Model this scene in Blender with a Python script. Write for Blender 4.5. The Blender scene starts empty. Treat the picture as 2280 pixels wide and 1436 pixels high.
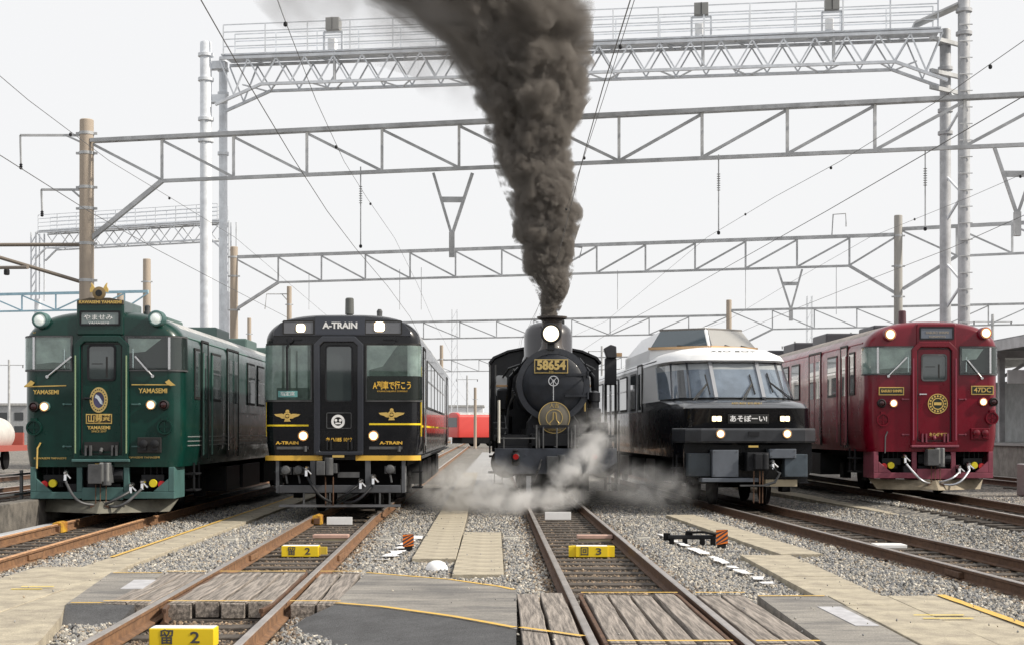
import bpy, bmesh, math, random
import numpy as np
from mathutils import Vector, Matrix
random.seed(7); rng = np.random.default_rng(11)
R = math.radians; PI = math.pi
scene = bpy.context.scene
C = scene.collection

# ------------------------------------------------------------------ camera
F = 3300.0                      # focal length in photo pixels (2280 wide)
RT = 0.17                       # height of the rail tops over the ballast
CAMZ = RT + 1.54
cam_d = bpy.data.cameras.new('camera'); cam = bpy.data.objects.new('camera', cam_d); C.objects.link(cam)
cam.location = (0, 0, CAMZ); cam.rotation_euler = (PI/2, 0, 0)
cam_d.sensor_width = 36; cam_d.lens = 36*F/2280; cam_d.shift_y = (960-718)/2280
cam_d.clip_start = 0.1; cam_d.clip_end = 6000
scene.camera = cam
# ------------------------------------------------------------------ world, sun, exposure
SUN_EL, SUN_AZ = R(38), R(102)          # azimuth clockwise from +Y: from the right, a little behind the camera
world = bpy.data.worlds.new('World'); scene.world = world; world.use_nodes = True
nt = world.node_tree; nt.nodes.clear()
wo = nt.nodes.new('ShaderNodeOutputWorld'); bg = nt.nodes.new('ShaderNodeBackground')
sky = nt.nodes.new('ShaderNodeTexSky'); sky.sky_type = 'NISHITA'; sky.sun_disc = False
sky.sun_elevation = SUN_EL; sky.sun_rotation = SUN_AZ; sky.dust_density = 6; sky.air_density = 1.0
sc_ = nt.nodes.new('ShaderNodeVectorMath'); sc_.operation = 'SCALE'; sc_.inputs['Scale'].default_value = 0.10
mx = nt.nodes.new('ShaderNodeMix'); mx.data_type = 'RGBA'; mx.inputs['Factor'].default_value = 0.9
mx.inputs['B'].default_value = (1.0, 1.0, 1.005, 1)       # bright even overcast
nt.links.new(sky.outputs[0], sc_.inputs[0]); nt.links.new(sc_.outputs[0], mx.inputs['A'])
nt.links.new(mx.outputs['Result'], bg.inputs['Color']); bg.inputs['Strength'].default_value = 1.0
nt.links.new(bg.outputs[0], wo.inputs[0])
sl = bpy.data.lights.new('sun', 'SUN'); sl.energy = 4.6; sl.angle = R(2); sl.color = (1.0, 0.92, 0.80)
sun = bpy.data.objects.new('sun', sl); C.objects.link(sun)
sdir = Vector((math.sin(SUN_AZ)*math.cos(SUN_EL), math.cos(SUN_AZ)*math.cos(SUN_EL), math.sin(SUN_EL)))
sun.rotation_euler = sdir.to_track_quat('Z', 'Y').to_euler(); sun.location = (20, -10, 30)
scene.view_settings.view_transform = 'Standard'; scene.view_settings.look = 'None'
scene.view_settings.exposure = 0; scene.view_settings.gamma = 1
scene.render.engine = 'CYCLES'
cy = scene.cycles
cy.use_denoising = True
try: cy.denoiser = 'OPENIMAGEDENOISE'
except Exception: pass
cy.max_bounces = 8; cy.volume_bounces = 5; cy.transparent_max_bounces = 12; cy.diffuse_bounces = 3; cy.glossy_bounces = 3
cy.volume_step_rate = 1.0; cy.volume_max_steps = 1024; cy.caustics_reflective = False; cy.caustics_refractive = False

# ------------------------------------------------------------------ materials
MATS = {}
def mat(name, *a, speck=0., **k):
    new = name not in MATS; m = mat_(name, *a, **k)
    if speck and new:
        t = m.node_tree; b = t.nodes['Principled BSDF']; n = t.nodes.new('ShaderNodeTexNoise'); n.inputs['Scale'].default_value = 55; n.inputs['Detail'].default_value = 4; n.inputs['Roughness'].default_value = .8
        tc = t.nodes.new('ShaderNodeTexCoord'); t.links.new(tc.outputs['Object'], n.inputs['Vector']); r = t.nodes.new('ShaderNodeMapRange'); r.inputs[1].default_value = .3; r.inputs[2].default_value = .7; r.inputs[3].default_value = 1-speck; r.inputs[4].default_value = 1+speck; t.links.new(n.outputs[0], r.inputs[0])
        x = t.nodes.new('ShaderNodeVectorMath'); x.operation = 'SCALE'; src = b.inputs['Base Color'].links[0].from_socket; t.links.new(src, x.inputs[0]); t.links.new(r.outputs[0], x.inputs['Scale']); t.links.new(x.outputs[0], b.inputs['Base Color'])
    return m
def mat_(name, col=(.5,.5,.5), rough=.6, metal=0., coat=0., spec=.5, var=0., vscale=3., col2=None, bump=0., bscale=40., emit=None, es=0., ior=None, stretch=None, dirt=0.):
    if name in MATS: return MATS[name]
    m = bpy.data.materials.new(name); m.use_nodes = True; t = m.node_tree; b = t.nodes['Principled BSDF']
    b.inputs['Base Color'].default_value = (*col, 1); b.inputs['Roughness'].default_value = rough; b.inputs['Metallic'].default_value = metal
    b.inputs['Coat Weight'].default_value = coat; b.inputs['Coat Roughness'].default_value = .06
    b.inputs['Specular IOR Level'].default_value = spec
    if ior: b.inputs['IOR'].default_value = ior
    tc = t.nodes.new('ShaderNodeTexCoord'); vec = tc.outputs['Object']
    if stretch:
        mp = t.nodes.new('ShaderNodeMapping'); mp.inputs['Scale'].default_value = stretch; t.links.new(vec, mp.inputs[0]); vec = mp.outputs[0]
    if var or col2:
        n = t.nodes.new('ShaderNodeTexNoise'); n.inputs['Scale'].default_value = vscale; n.inputs['Detail'].default_value = 8; n.inputs['Roughness'].default_value = .65
        t.links.new(vec, n.inputs['Vector'])
        r = t.nodes.new('ShaderNodeValToRGB'); r.color_ramp.elements[0].position = .38; r.color_ramp.elements[1].position = .62
        a = col2 if col2 else tuple(c*(1-var) for c in col); c2 = col if col2 else tuple(min(1, c*(1+var)) for c in col)
        r.color_ramp.elements[0].color = (*a, 1); r.color_ramp.elements[1].color = (*c2, 1)
        t.links.new(n.outputs[0], r.inputs[0]); t.links.new(r.outputs[0], b.inputs['Base Color'])
    if dirt:
        n3 = t.nodes.new('ShaderNodeTexNoise'); n3.inputs['Scale'].default_value = 2.2; n3.inputs['Detail'].default_value = 9; n3.inputs['Roughness'].default_value = .7
        t.links.new(vec, n3.inputs['Vector'])
        mr = t.nodes.new('ShaderNodeMapRange'); mr.inputs[1].default_value = .35; mr.inputs[2].default_value = .75; mr.inputs[3].default_value = rough; mr.inputs[4].default_value = min(1, rough+dirt)
        t.links.new(n3.outputs[0], mr.inputs[0]); t.links.new(mr.outputs[0], b.inputs['Roughness'])
    if bump:
        n2 = t.nodes.new('ShaderNodeTexNoise'); n2.inputs['Scale'].default_value = bscale; n2.inputs['Detail'].default_value = 6
        t.links.new(vec, n2.inputs['Vector'])
        bp = t.nodes.new('ShaderNodeBump'); bp.inputs['Strength'].default_value = bump; bp.inputs['Distance'].default_value = .02
        t.links.new(n2.outputs[0], bp.inputs['Height']); t.links.new(bp.outputs[0], b.inputs['Normal'])
    if emit: b.inputs['Emission Color'].default_value = (*emit, 1); b.inputs['Emission Strength'].default_value = es
    MATS[name] = m; return m
green = mat('green_paint', (.0035,.040,.030), .25, coat=.35, spec=.3, dirt=.15, bump=.06, bscale=1.6, col2=(.002,.026,.020), vscale=1.3)
green_l = mat('green_frame_paint', (.055,.125,.12), .5, var=.15, dirt=.2)
maroon = mat('maroon_paint', (.17,.002,.014), .25, coat=.3, spec=.3, dirt=.15, bump=.06, bscale=1.6, col2=(.12,.0015,.010), vscale=1.3)
maroon_l = mat('maroon_frame_paint', (.21,.045,.07), .5, var=.2)
blackp = mat('black_paint', (.0045,.005,.007), .2, coat=.35, spec=.3, dirt=.15, bump=.06, bscale=1.6)
navy = mat('dark_panel', (.020,.023,.032), .3, coat=.5)
white = mat('white_paint', (.88,.89,.90), .5, coat=.1, dirt=.2)
locob = mat('loco_black', (.008,.009,.012), .36, coat=.2, spec=.35, dirt=.3, var=.3, bump=.15, bscale=8)
locof = mat('loco_front_plate', (.014,.017,.024), .4, coat=.15, spec=.35, dirt=.25, var=.25)
undr = mat('underframe_black', (.006,.006,.007), .85, spec=.2, var=.4)
gear = mat('gear_grey', (.085,.088,.092), .55, var=.3, metal=.2)
gear_d = mat('gear_dark', (.017,.018,.021), .55, spec=.3, var=.3, metal=.2)
rubber = mat('hose_rubber', (.02,.02,.022), .5)
steel = mat('bright_steel', (.72,.72,.73), .25, metal=1.)
brass = mat('brass', (.62,.46,.18), .35, metal=.6)
gold = mat('gold_paint', (.66,.46,.14), .4, metal=.35)
goldy = mat('gold_yellow_paint', (.75,.45,.06), .4, coat=.4)
yellow = mat('yellow_disc', (.72,.60,.02), .5)
redd = mat('red_disc', (.45,.01,.015), .4, coat=.5)
glass = mat('window_glass', (.045,.058,.060), .03, spec=.5, ior=1.85, bump=.012, bscale=1.2)
def thin_glass(name, tint, base_ior=1.5):
    m = bpy.data.materials.new(name); m.use_nodes = True; t = m.node_tree; t.nodes.clear()
    o = t.nodes.new('ShaderNodeOutputMaterial'); a = t.nodes.new('ShaderNodeBsdfTransparent'); a.inputs[0].default_value = (*tint,1); g = t.nodes.new('ShaderNodeBsdfGlossy'); g.inputs['Roughness'].default_value = .02
    f = t.nodes.new('ShaderNodeFresnel'); f.inputs['IOR'].default_value = base_ior; x = t.nodes.new('ShaderNodeMixShader'); n = t.nodes.new('ShaderNodeTexNoise'); n.inputs['Scale'].default_value = 1.5; b = t.nodes.new('ShaderNodeBump'); b.inputs['Strength'].default_value = .03
    tc = t.nodes.new('ShaderNodeTexCoord'); t.links.new(tc.outputs['Object'], n.inputs['Vector']); t.links.new(n.outputs[0], b.inputs['Height']); t.links.new(b.outputs[0], g.inputs['Normal'])
    ge = t.nodes.new('ShaderNodeNewGeometry'); mu = t.nodes.new('ShaderNodeMath'); mu.operation = 'SUBTRACT'; mu.inputs[0].default_value = 1; t.links.new(ge.outputs['Backfacing'], mu.inputs[1]); m2 = t.nodes.new('ShaderNodeMath'); m2.operation = 'MULTIPLY'; t.links.new(mu.outputs[0], m2.inputs[0]); t.links.new(f.outputs[0], m2.inputs[1])
    t.links.new(m2.outputs[0], x.inputs[0]); t.links.new(a.outputs[0], x.inputs[1]); t.links.new(g.outputs[0], x.inputs[2]); t.links.new(x.outputs[0], o.inputs[0]); return m
glass_t = thin_glass('windscreen_thin_glass', (.90,.95,.94), 1.75)
cab_daylight = mat('cab_daylight', (.30,.33,.32), .7, var=.25, vscale=2.5); cab_dark = mat('cab_dark', (.012,.016,.017), .7); cab_mid = mat('cab_mid', (.09,.11,.10), .7, var=.3, vscale=4)  # the pale tone paints daylight seen through the cab
glass_d = mat('window_glass_dark', (.010,.013,.014), .03, ior=1.7)
glass_l = mat('lamp_window_glass', (.13,.135,.15), .08, ior=1.6)
gasket = mat('gasket_black', (.012,.012,.012), .6)
lampon = mat('lamp_lit', (1,.9,.7), .3, emit=(1,.84,.58), es=2.2)
lampwarm = mat('lamp_lit_warm', (1,.75,.4), .3, emit=(1,.62,.28), es=5)
lampglow = mat('lamp_glow_rim', (.8,.4,.15), .4, emit=(1,.50,.16), es=.9)
lampoff = mat('lamp_unlit_glow', (.75,.80,.77), .12, ior=1.6, emit=(.9,1,.95), es=.25)  # unlit lens given a faint glow of its own
taild = mat('tail_lens', (.03,.004,.006), .1, ior=1.6)
rust = mat('rail_rust_lit', (.25,.135,.068), .75, col2=(.14,.076,.042), vscale=9, bump=.3, bscale=60)
rust_d = mat('rail_rust_dark_shaded', (.13,.068,.038), .75, col2=(.075,.04,.024), vscale=9, bump=.3, bscale=60)
railtop = mat('rail_top_steel', (.50,.46,.43), .38, metal=.75, var=.15)
railtop_r = mat('rail_top_rusty', (.48,.27,.14), .6, var=.25, vscale=8)
wood = mat('old_timber', (.37,.325,.285), .85, col2=(.10,.088,.078), vscale=4, bump=.5, bscale=18, stretch=(7,.35,7), speck=.2)
sleeper_m = mat('sleeper_wood', (.10,.085,.072), .9, col2=(.05,.042,.036), vscale=6, bump=.5, bscale=30)
asph = mat('asphalt_worn', (.31,.29,.26), .9, col2=(.15,.145,.14), vscale=2.2, bump=.6, bscale=120, stretch=(.5,1.6,1), speck=.35)
asph_d = mat('asphalt_dark', (.105,.107,.112), .92, col2=(.075,.076,.08), vscale=3, bump=.7, bscale=160, speck=.4)
tile0 = tile = mat('tan_slab', (.46,.41,.31), .85, col2=(.29,.255,.20), vscale=3.0, bump=.4, bscale=70, speck=.22)
ylw = mat('line_yellow', (.70,.43,.07), .75, col2=(.52,.36,.12), vscale=14)
pyel = mat('paint_yellow_bright', (.85,.62,.02), .45)
pblk = mat('paint_dark_grey', (.06,.06,.065), .6)
wpaint = mat('white_board', (.82,.82,.82), .6, var=.06)
concp = mat('concrete_pole', (.44,.37,.30), .85, col2=(.33,.28,.23), vscale=1.6, bump=.2, stretch=(1,1,.15))
conc = mat('concrete', (.36,.34,.31), .9, col2=(.22,.21,.19), vscale=2.5, bump=.4)
galv = mat('galvanised_steel', (.44,.45,.46), .5, metal=.2, var=.2, vscale=2)
galv_l = mat('light_grey_steel', (.66,.69,.73), .5, metal=0., var=.12)
galv_b = mat('blue_grey_steel', (.32,.50,.60), .5, var=.1)
wire_m = mat('wire', (.16,.16,.165), .5, metal=.5)
redcar = mat('coral_red_paint', (.62,.055,.045), .4, coat=.4, dirt=.2)
orange = mat('orange_reflective', (.80,.20,.02), .5)
roofg = mat('roof_grey', (.42,.42,.41), .55, var=.2, coat=.2)
roofb = mat('roof_brown_grey', (.30,.26,.23), .6, var=.2)
lodge = mat('far_building', (.45,.46,.48), .8, var=.1)
tan_trim = mat('tan_trim', (.55,.36,.20), .5)
pearl = mat('headmark_olive', (.16,.145,.115), .5, metal=.3)

# ------------------------------------------------------------------ mesh helpers
class MB:
    def __init__(s): s.v = []; s.f = []; s.m = []
    def add(s, vs, fs, mi=0):
        o = len(s.v); s.v += [tuple(p) for p in vs]; s.f += [tuple(i+o for i in f) for f in fs]; s.m += [mi]*len(fs); return s
    def box(s, x0, x1, y0, y1, z0, z1, mi=0):
        if x0 > x1: x0, x1 = x1, x0
        if y0 > y1: y0, y1 = y1, y0
        if z0 > z1: z0, z1 = z1, z0
        return s.add([(x0,y0,z0),(x1,y0,z0),(x1,y1,z0),(x0,y1,z0),(x0,y0,z1),(x1,y0,z1),(x1,y1,z1),(x0,y1,z1)],
              [(0,3,2,1),(4,5,6,7),(0,1,5,4),(1,2,6,5),(2,3,7,6),(3,0,4,7)], mi)
    def prism(s, poly, y0, y1, mi=0):                # polygon in x,z (counter-clockwise seen from -y) extruded along y
        n = len(poly); vs = [(x,y0,z) for x,z in poly]+[(x,y1,z) for x,z in poly]
        return s.add(vs, [tuple(range(n)), tuple(range(2*n-1,n-1,-1))]+[((i+1)%n,i,n+i,n+(i+1)%n) for i in range(n)], mi)
    def slab(s, poly, z0, z1, mi=0):                 # polygon in x,y counter-clockwise from above
        n = len(poly); vs = [(x,y,z0) for x,y in poly]+[(x,y,z1) for x,y in poly]
        return s.add(vs, [tuple(range(n-1,-1,-1)), tuple(range(n,2*n))]+[(i,(i+1)%n,n+(i+1)%n,n+i) for i in range(n)], mi)
    def tube(s, p0, p1, r, n=8, r1=None, mi=0, cap=True):
        return s.path([p0, p1], r, n, r1, mi, cap)
    def path(s, pts, r, n=8, r1=None, mi=0, cap=True):
        pts = [Vector(p) for p in pts]; k = len(pts); vs = []; fs = []
        for i, p in enumerate(pts):
            d = (pts[min(i+1,k-1)]-pts[max(i-1,0)]).normalized()
            a = d.cross(Vector((0,0,1))) if abs(d.z) < .9 else d.cross(Vector((0,1,0)))
            a.normalize(); b = d.cross(a); rr = r if r1 is None else r+(r1-r)*i/(k-1)
            vs += [p+rr*(math.cos(2*PI*j/n)*a+math.sin(2*PI*j/n)*b) for j in range(n)]
        for i in range(k-1):
            fs += [(i*n+j, i*n+(j+1)%n, (i+1)*n+(j+1)%n, (i+1)*n+j) for j in range(n)]
        if cap: fs += [tuple(range(n-1,-1,-1)), tuple(range((k-1)*n, k*n))]
        return s.add(vs, fs, mi)
    def bar(s, p0, p1, w, h, mi=0):                  # rectangular bar between two points
        p0, p1 = Vector(p0), Vector(p1); d = (p1-p0).normalized()
        a = d.cross(Vector((0,0,1))) if abs(d.z) < .95 else d.cross(Vector((0,1,0)))
        a.normalize(); b = a.cross(d)
        q = [(-1,-1),(1,-1),(1,1),(-1,1)]
        vs = [p+a*(w/2*i)+b*(h/2*j) for p in (p0,p1) for i,j in q]
        return s.add(vs, [(0,3,2,1),(4,5,6,7),(0,1,5,4),(1,2,6,5),(2,3,7,6),(3,0,4,7)], mi)
    def lathe(s, c, ax, prof, n=24, mi=0, sx=1., sz=1.):   # prof: (radius, distance along axis)
        c = Vector(c); ax = Vector(ax).normalized()
        a = Vector((1,0,0)) if abs(ax.x) < .9 else Vector((0,1,0)); b = ax.cross(a).normalized(); a = b.cross(ax)
        vs = []; fs = []; k = len(prof)
        for r, d in prof:
            vs += [c+ax*d+a*(r*sx*math.cos(2*PI*j/n))+b*(r*sz*math.sin(2*PI*j/n)) for j in range(n)]
        for i in range(k-1):
            fs += [(i*n+j, i*n+(j+1)%n, (i+1)*n+(j+1)%n, (i+1)*n+j) for j in range(n)]
        fs += [tuple(range(n-1,-1,-1)), tuple(range((k-1)*n, k*n))]
        return s.add(vs, fs, mi)
    def disc(s, c, r, t=.02, n=24, mi=0, sx=1., sz=1.):    # disc facing -y
        return s.lathe(c, (0,-1,0), [(r,0),(r,t*.7),(r*.93,t)], n, mi, sx, sz)
    def ring(s, c, r, w, t=.02, n=28, mi=0, sx=1., sz=1.):
        x, y, z = c; vs = []; fs = []
        for rr, yy in ((r,y),(r,y-t),(r-w,y-t),(r-w,y)):
            vs += [(x+rr*sx*math.cos(2*PI*j/n), yy, z+rr*sz*math.sin(2*PI*j/n)) for j in range(n)]
        for i in range(4):
            i2 = (i+1)%4; fs += [(i*n+j, i2*n+j, i2*n+(j+1)%n, i*n+(j+1)%n) for j in range(n)]
        return s.add(vs, fs, mi)
    def build(s, name, mats, parent=None, smooth=False, bevel=0., loc=None):
        me = bpy.data.meshes.new(name); me.from_pydata(s.v, [], s.f)
        if not isinstance(mats, (list, tuple)): mats = [mats]
        for m in mats: me.materials.append(m)
        if len(mats) > 1: me.polygons.foreach_set('material_index', s.m)
        bm = bmesh.new(); bm.from_mesh(me); bmesh.ops.recalc_face_normals(bm, faces=bm.faces); bm.to_mesh(me); bm.free()
        if smooth:
            me.polygons.foreach_set('use_smooth', [True]*len(me.polygons))
            try: me.set_sharp_from_angle(angle=R(32))
            except Exception: pass
        o = bpy.data.objects.new(name, me); C.objects.link(o)
        if parent is not None: o.parent = parent
        if loc is not None: o.location = loc
        if bevel:
            bv = o.modifiers.new('bevel', 'BEVEL'); bv.width = bevel; bv.segments = 2; bv.limit_method = 'ANGLE'; bv.angle_limit = R(40)
        return o
def tag(o, label, cat=None, group=None, kind=None):
    o['label'] = label
    if cat: o['category'] = cat
    if group: o['group'] = group
    if kind: o['kind'] = kind
    return o
def thing(name, label, cat, loc=(0,0,0), rz=0., group=None, kind=None):
    o = bpy.data.objects.new(name, None); C.objects.link(o); o.location = loc; o.rotation_euler = (0,0,rz); o.empty_display_size = .3
    return tag(o, label, cat, group, kind)
def copy_of(o, parent=None, loc=None):
    c = o.copy(); C.objects.link(c)
    if parent is not None: c.parent = parent
    if loc is not None: c.location = loc
    return c
TEXTS = []
def text(body, name, m, parent, x, y, z, h, w=None, off=0., rx=PI/2, rz=0., ext=.004, sp=1.):
    cu = bpy.data.curves.new(name, 'FONT'); cu.body = body; cu.size = h*1.38; cu.align_x = 'CENTER'; cu.align_y = 'CENTER'; cu.extrude = ext
    cu.offset = off; cu.space_character = sp; cu.resolution_u = 3
    o = bpy.data.objects.new(name, cu); C.objects.link(o); o.parent = parent; o.location = (x,y,z); o.rotation_euler = (rx,0,rz)
    TEXTS.append((o, m, w)); return o
def flush_texts():
    dg = bpy.context.evaluated_depsgraph_get()
    for o, m, w in TEXTS:
        me = bpy.data.meshes.new_from_object(o.evaluated_get(dg))
        n = bpy.data.objects.new(o.name, me); C.objects.link(n); me.materials.clear(); me.materials.append(m)
        n.parent = o.parent; n.location = o.location; n.rotation_euler = o.rotation_euler
        if w and len(me.vertices):
            xs = [v.co.x for v in me.vertices]; k = w/max(1e-4, max(xs)-min(xs)); n.scale = (k,1,1)
        nm = o.name; bpy.data.objects.remove(o); n.name = nm

def gz(x): # ground height
    t = min(1, max(0, (x-6.4)/1.5)); return .2*t*t*(3-2*t)
def at(px, py, Z): return Vector(((px-1140)*Z/F, Z, CAMZ+(960-py)*Z/F))
# ================================================================== the ground
def gravel_mat():
    m = bpy.data.materials.new('ballast_gravel'); m.use_nodes = True; t = m.node_tree; b = t.nodes['Principled BSDF']; b.inputs['Roughness'].default_value = .9
    tc = t.nodes.new('ShaderNodeTexCoord'); v = t.nodes.new('ShaderNodeTexVoronoi'); v.inputs['Scale'].default_value = 17
    t.links.new(tc.outputs['Object'], v.inputs['Vector'])
    sp = t.nodes.new('ShaderNodeSeparateColor'); t.links.new(v.outputs['Color'], sp.inputs[0])
    r = t.nodes.new('ShaderNodeValToRGB'); e = r.color_ramp.elements; e[0].position = 0; e[0].color = (.06,.062,.066,1); e[1].position = 1; e[1].color = (.6,.55,.47,1)
    for p, c in ((.3,(.12,.122,.125)),(.6,(.24,.225,.2)),(.85,(.33,.30,.25))): x = e.new(p); x.color = (*c,1)
    t.links.new(sp.outputs[0], r.inputs[0])
    n = t.nodes.new('ShaderNodeTexNoise'); n.inputs['Scale'].default_value = .5; n.inputs['Detail'].default_value = 5; t.links.new(tc.outputs['Object'], n.inputs['Vector'])
    mm = t.nodes.new('ShaderNodeMix'); mm.data_type = 'RGBA'; mm.blend_type = 'MULTIPLY'; mm.inputs['Factor'].default_value = .6
    r2 = t.nodes.new('ShaderNodeValToRGB'); r2.color_ramp.elements[0].position = .3; r2.color_ramp.elements[0].color = (.55,.52,.48,1); r2.color_ramp.elements[1].position = .65
    t.links.new(n.outputs[0], r2.inputs[0]); t.links.new(r.outputs[0], mm.inputs['A']); t.links.new(r2.outputs[0], mm.inputs['B']); t.links.new(mm.outputs['Result'], b.inputs['Base Color'])
    bp = t.nodes.new('ShaderNodeBump'); bp.inputs['Strength'].default_value = .9; bp.inputs['Distance'].default_value = .05; bp.invert = True
    t.links.new(v.outputs['Distance'], bp.inputs['Height']); t.links.new(bp.outputs[0], b.inputs['Normal'])
    return m
gravel = gravel_mat()
xs = [-900,-60,-20,-9,-5,0,4,6.4,6.7,7.0,7.3,7.6,7.9,8.2,9,12,20,60,900]; ys = [-60,0,8,20,40,80,160,400,2500]
g = MB(); g.add([(x,y,gz(x)-.012) for y in ys for x in xs], [(j*len(xs)+i, j*len(xs)+i+1, (j+1)*len(xs)+i+1, (j+1)*len(xs)+i) for j in range(len(ys)-1) for i in range(len(xs)-1)])
tag(g.build('ground', gravel, smooth=True), 'grey and tan gravel ground of the rail yard', kind='structure')

# ------------------------------------------------------------------ tracks
TR = {1:(26.,-7.08,-.04,-.016,0.), 2:(27.3,-3.09,-.0323,-.016,0.), 3:(30.8,.90,-.0131,-.0131,0.), 4:(30.,4.93,-.056,-.045,0.), 5:(31.,8.87,.03,-.012,.2),
      6:(31.,14.2,0.,-.012,.2), 7:(26.,-13.2,-.03,-.016,0.), 8:(26.,-17.4,-.03,-.016,0.)}
def tx(k, Z):
    z0, x0, sf, sb, _ = TR[k]; return x0+(sf if Z < z0 else sb)*(Z-z0)
RP = [(-.06,0),(.06,0),(.06,.014),(.012,.03),(.010,.105),(.033,.115),(.034,.143),(.026,.15),(-.026,.15),(-.034,.143),(-.033,.115),(-.010,.105),(-.012,.03),(-.06,.014)]
def rail_mesh(fx, Zs, zb, prof=RP):
    mb = MB(); n = len(prof); vs = []
    for Z in Zs:
        x = fx(Z); vs += [(x+p, Z, zb+q) for p, q in prof]
    fs = []; ms = []
    for i in range(len(Zs)-1):
        for j in range(n):
            fs.append((i*n+j, i*n+(j+1)%n, (i+1)*n+(j+1)%n, (i+1)*n+j)); ms.append(1 if j in (6,7,8) else 0)
    fs += [tuple(range(n)), tuple(range((len(Zs)-1)*n, len(Zs)*n))]; ms += [0,0]
    mb.add(vs, fs); mb.m = ms; return mb
Zs = [5,8,10,12,14,16,18,20,22,24,25,26,27,28,30,31,32,36,42,50,60,80,110,160,260]
slp = MB().box(-1.0,1.0,-.11,.11,-.13,.004).build('sleeper', sleeper_m, bevel=.01); first_sleeper = [slp]
tlabels = {1:'rusty orange track under the green railcar', 2:'rusty track with timber crossing under the black and gold railcar', 3:'bright topped track with timber crossing under the steam locomotive',
           4:'dark brown track under the white and black railcar', 5:'dark brown track under the maroon railcar', 6:'track beside the station platform', 7:'track beyond the low wall beside the green railcar', 8:'outer track in front of the tank wagon'}
tracks = {}
for k in TR:
    lift = TR[k][4]; t = thing('railway_track', tlabels[k], 'track', (0,0,0), kind='structure'); tracks[k] = t
    bright = k in (1,2); zb = RT-.15+lift  # sunlit rust for these rails, the others get the dark copy as shade
    for s in (-1,1):
        rm = rail_mesh(lambda Z: tx(k,Z)+s*.566, Zs, zb)
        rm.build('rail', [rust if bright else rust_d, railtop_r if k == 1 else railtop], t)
    Z = 7.2; n = 0
    while Z < (34 if k < 6 else 40):
        yaw = -math.atan(TR[k][2] if Z < TR[k][0] else TR[k][3])
        if first_sleeper: o = first_sleeper.pop(); o.parent = t
        else: o = copy_of(slp, t)
        o.location = (tx(k,Z)+random.uniform(-.04,.04), Z, RT-.15+lift-.004+random.uniform(-.004,.004)); o.rotation_euler = (0,0,yaw+random.uniform(-.012,.012)); Z += .62+random.uniform(-.03,.03); n += 1
    # fish-plated joints and clips close to the camera
    for Zj in ((19.3,) if k in (1,2) else (17.0,) if k == 4 else ()):
        for s in (-1,1):
            MB().box(-.055,.055,-.28,.28,.03,.10).build('fish_plate', rust_d if not bright else rust, t, loc=(tx(k,Zj)+s*.566, Zj, zb), bevel=.006)

# ------------------------------------------------------------------ crossing deck
DT = RT-.012
def poly_w(P, z0, z1, name, m, label=None, parent=None, kind='structure'):
    o = MB().slab(P, z0, z1).build(name, m, parent, bevel=.0)
    if label: tag(o, label, kind=kind)
    return o
def ccw(P):
    a = sum(P[i][0]*P[(i+1)%len(P)][1]-P[(i+1)%len(P)][0]*P[i][1] for i in range(len(P))); return P if a > 0 else P[::-1]
deck = thing('level_crossing', 'worn timber and asphalt walkway crossing the tracks between yellow edge lines', 'crossing', kind='structure')
far_e = [(-1.60,16.38),(-.66,15.64),(-.1,14.9),(.04,14.62)]; near_e = [(.04,11.66),(-.25,12.05),(-.53,12.42),(-1.15,13.08),(-1.60,13.37)]
poly_w(ccw(far_e+near_e), -.1, DT, 'asphalt_surface', asph, parent=deck)
poly_w(ccw([(-4.02,13.37),(-3.60,13.37),(-3.82,16.34),(-4.42,16.34)]), -.1, DT, 'asphalt_surface', asph, parent=deck)
poly_w(ccw([(2.30,10.2),(2.97,10.2),(2.99,14.15),(2.34,14.15)]), -.1, DT-.01, 'asphalt_surface', asph, parent=deck)
ap_in = [(-1.60,13.365,.15),(-1.15,13.07,.15),(-.53,12.41,.15),(-.25,12.04,.15),(.032,11.645,.15)]; ap_out = [(-2.0,12.5,-.02),(-1.7,11.7,-.02),(-1.2,11.0,-.0),(-.7,10.2,.03),(.032,9.6,.06)]
n_ = 5; q = MB(); q.add([(x,y,z) for x,y,z in ap_in]+[(a_[0]*.5+b_[0]*.5,a_[1]*.5+b_[1]*.5,(a_[2]+b_[2])/2+.02) for a_,b_ in zip(ap_in,ap_out)]+ap_out+[(x,y,-.15) for x,y,z in ap_in]+[(x,y,-.15) for x,y,z in ap_out],
    [(i,i+1,n_+i+1,n_+i) for i in range(4)]+[(n_+i,n_+i+1,2*n_+i+1,2*n_+i) for i in range(4)]+[(3*n_+i,3*n_+i+1,i+1,i) for i in range(4)]+[(4*n_+i,2*n_+i,2*n_+i+1,4*n_+i+1) for i in range(4)]+[(0,5,10,20,15),(4,19,24,14,9)])
q.build('asphalt_apron', asph_d, deck, smooth=True)
q = MB(); q.add([(-4.02,13.35,.15),(-3.4,13.35,.15),(-3.45,12.7,-.02),(-3.85,12.6,-.02),(-4.02,13.35,-.1),(-3.4,13.35,-.1)], [(0,3,2,1),(0,1,5,4),(1,2,5),(0,4,3),(2,3,4,5)]); q.build('asphalt_apron', asph_d, deck)
pk = 0
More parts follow.
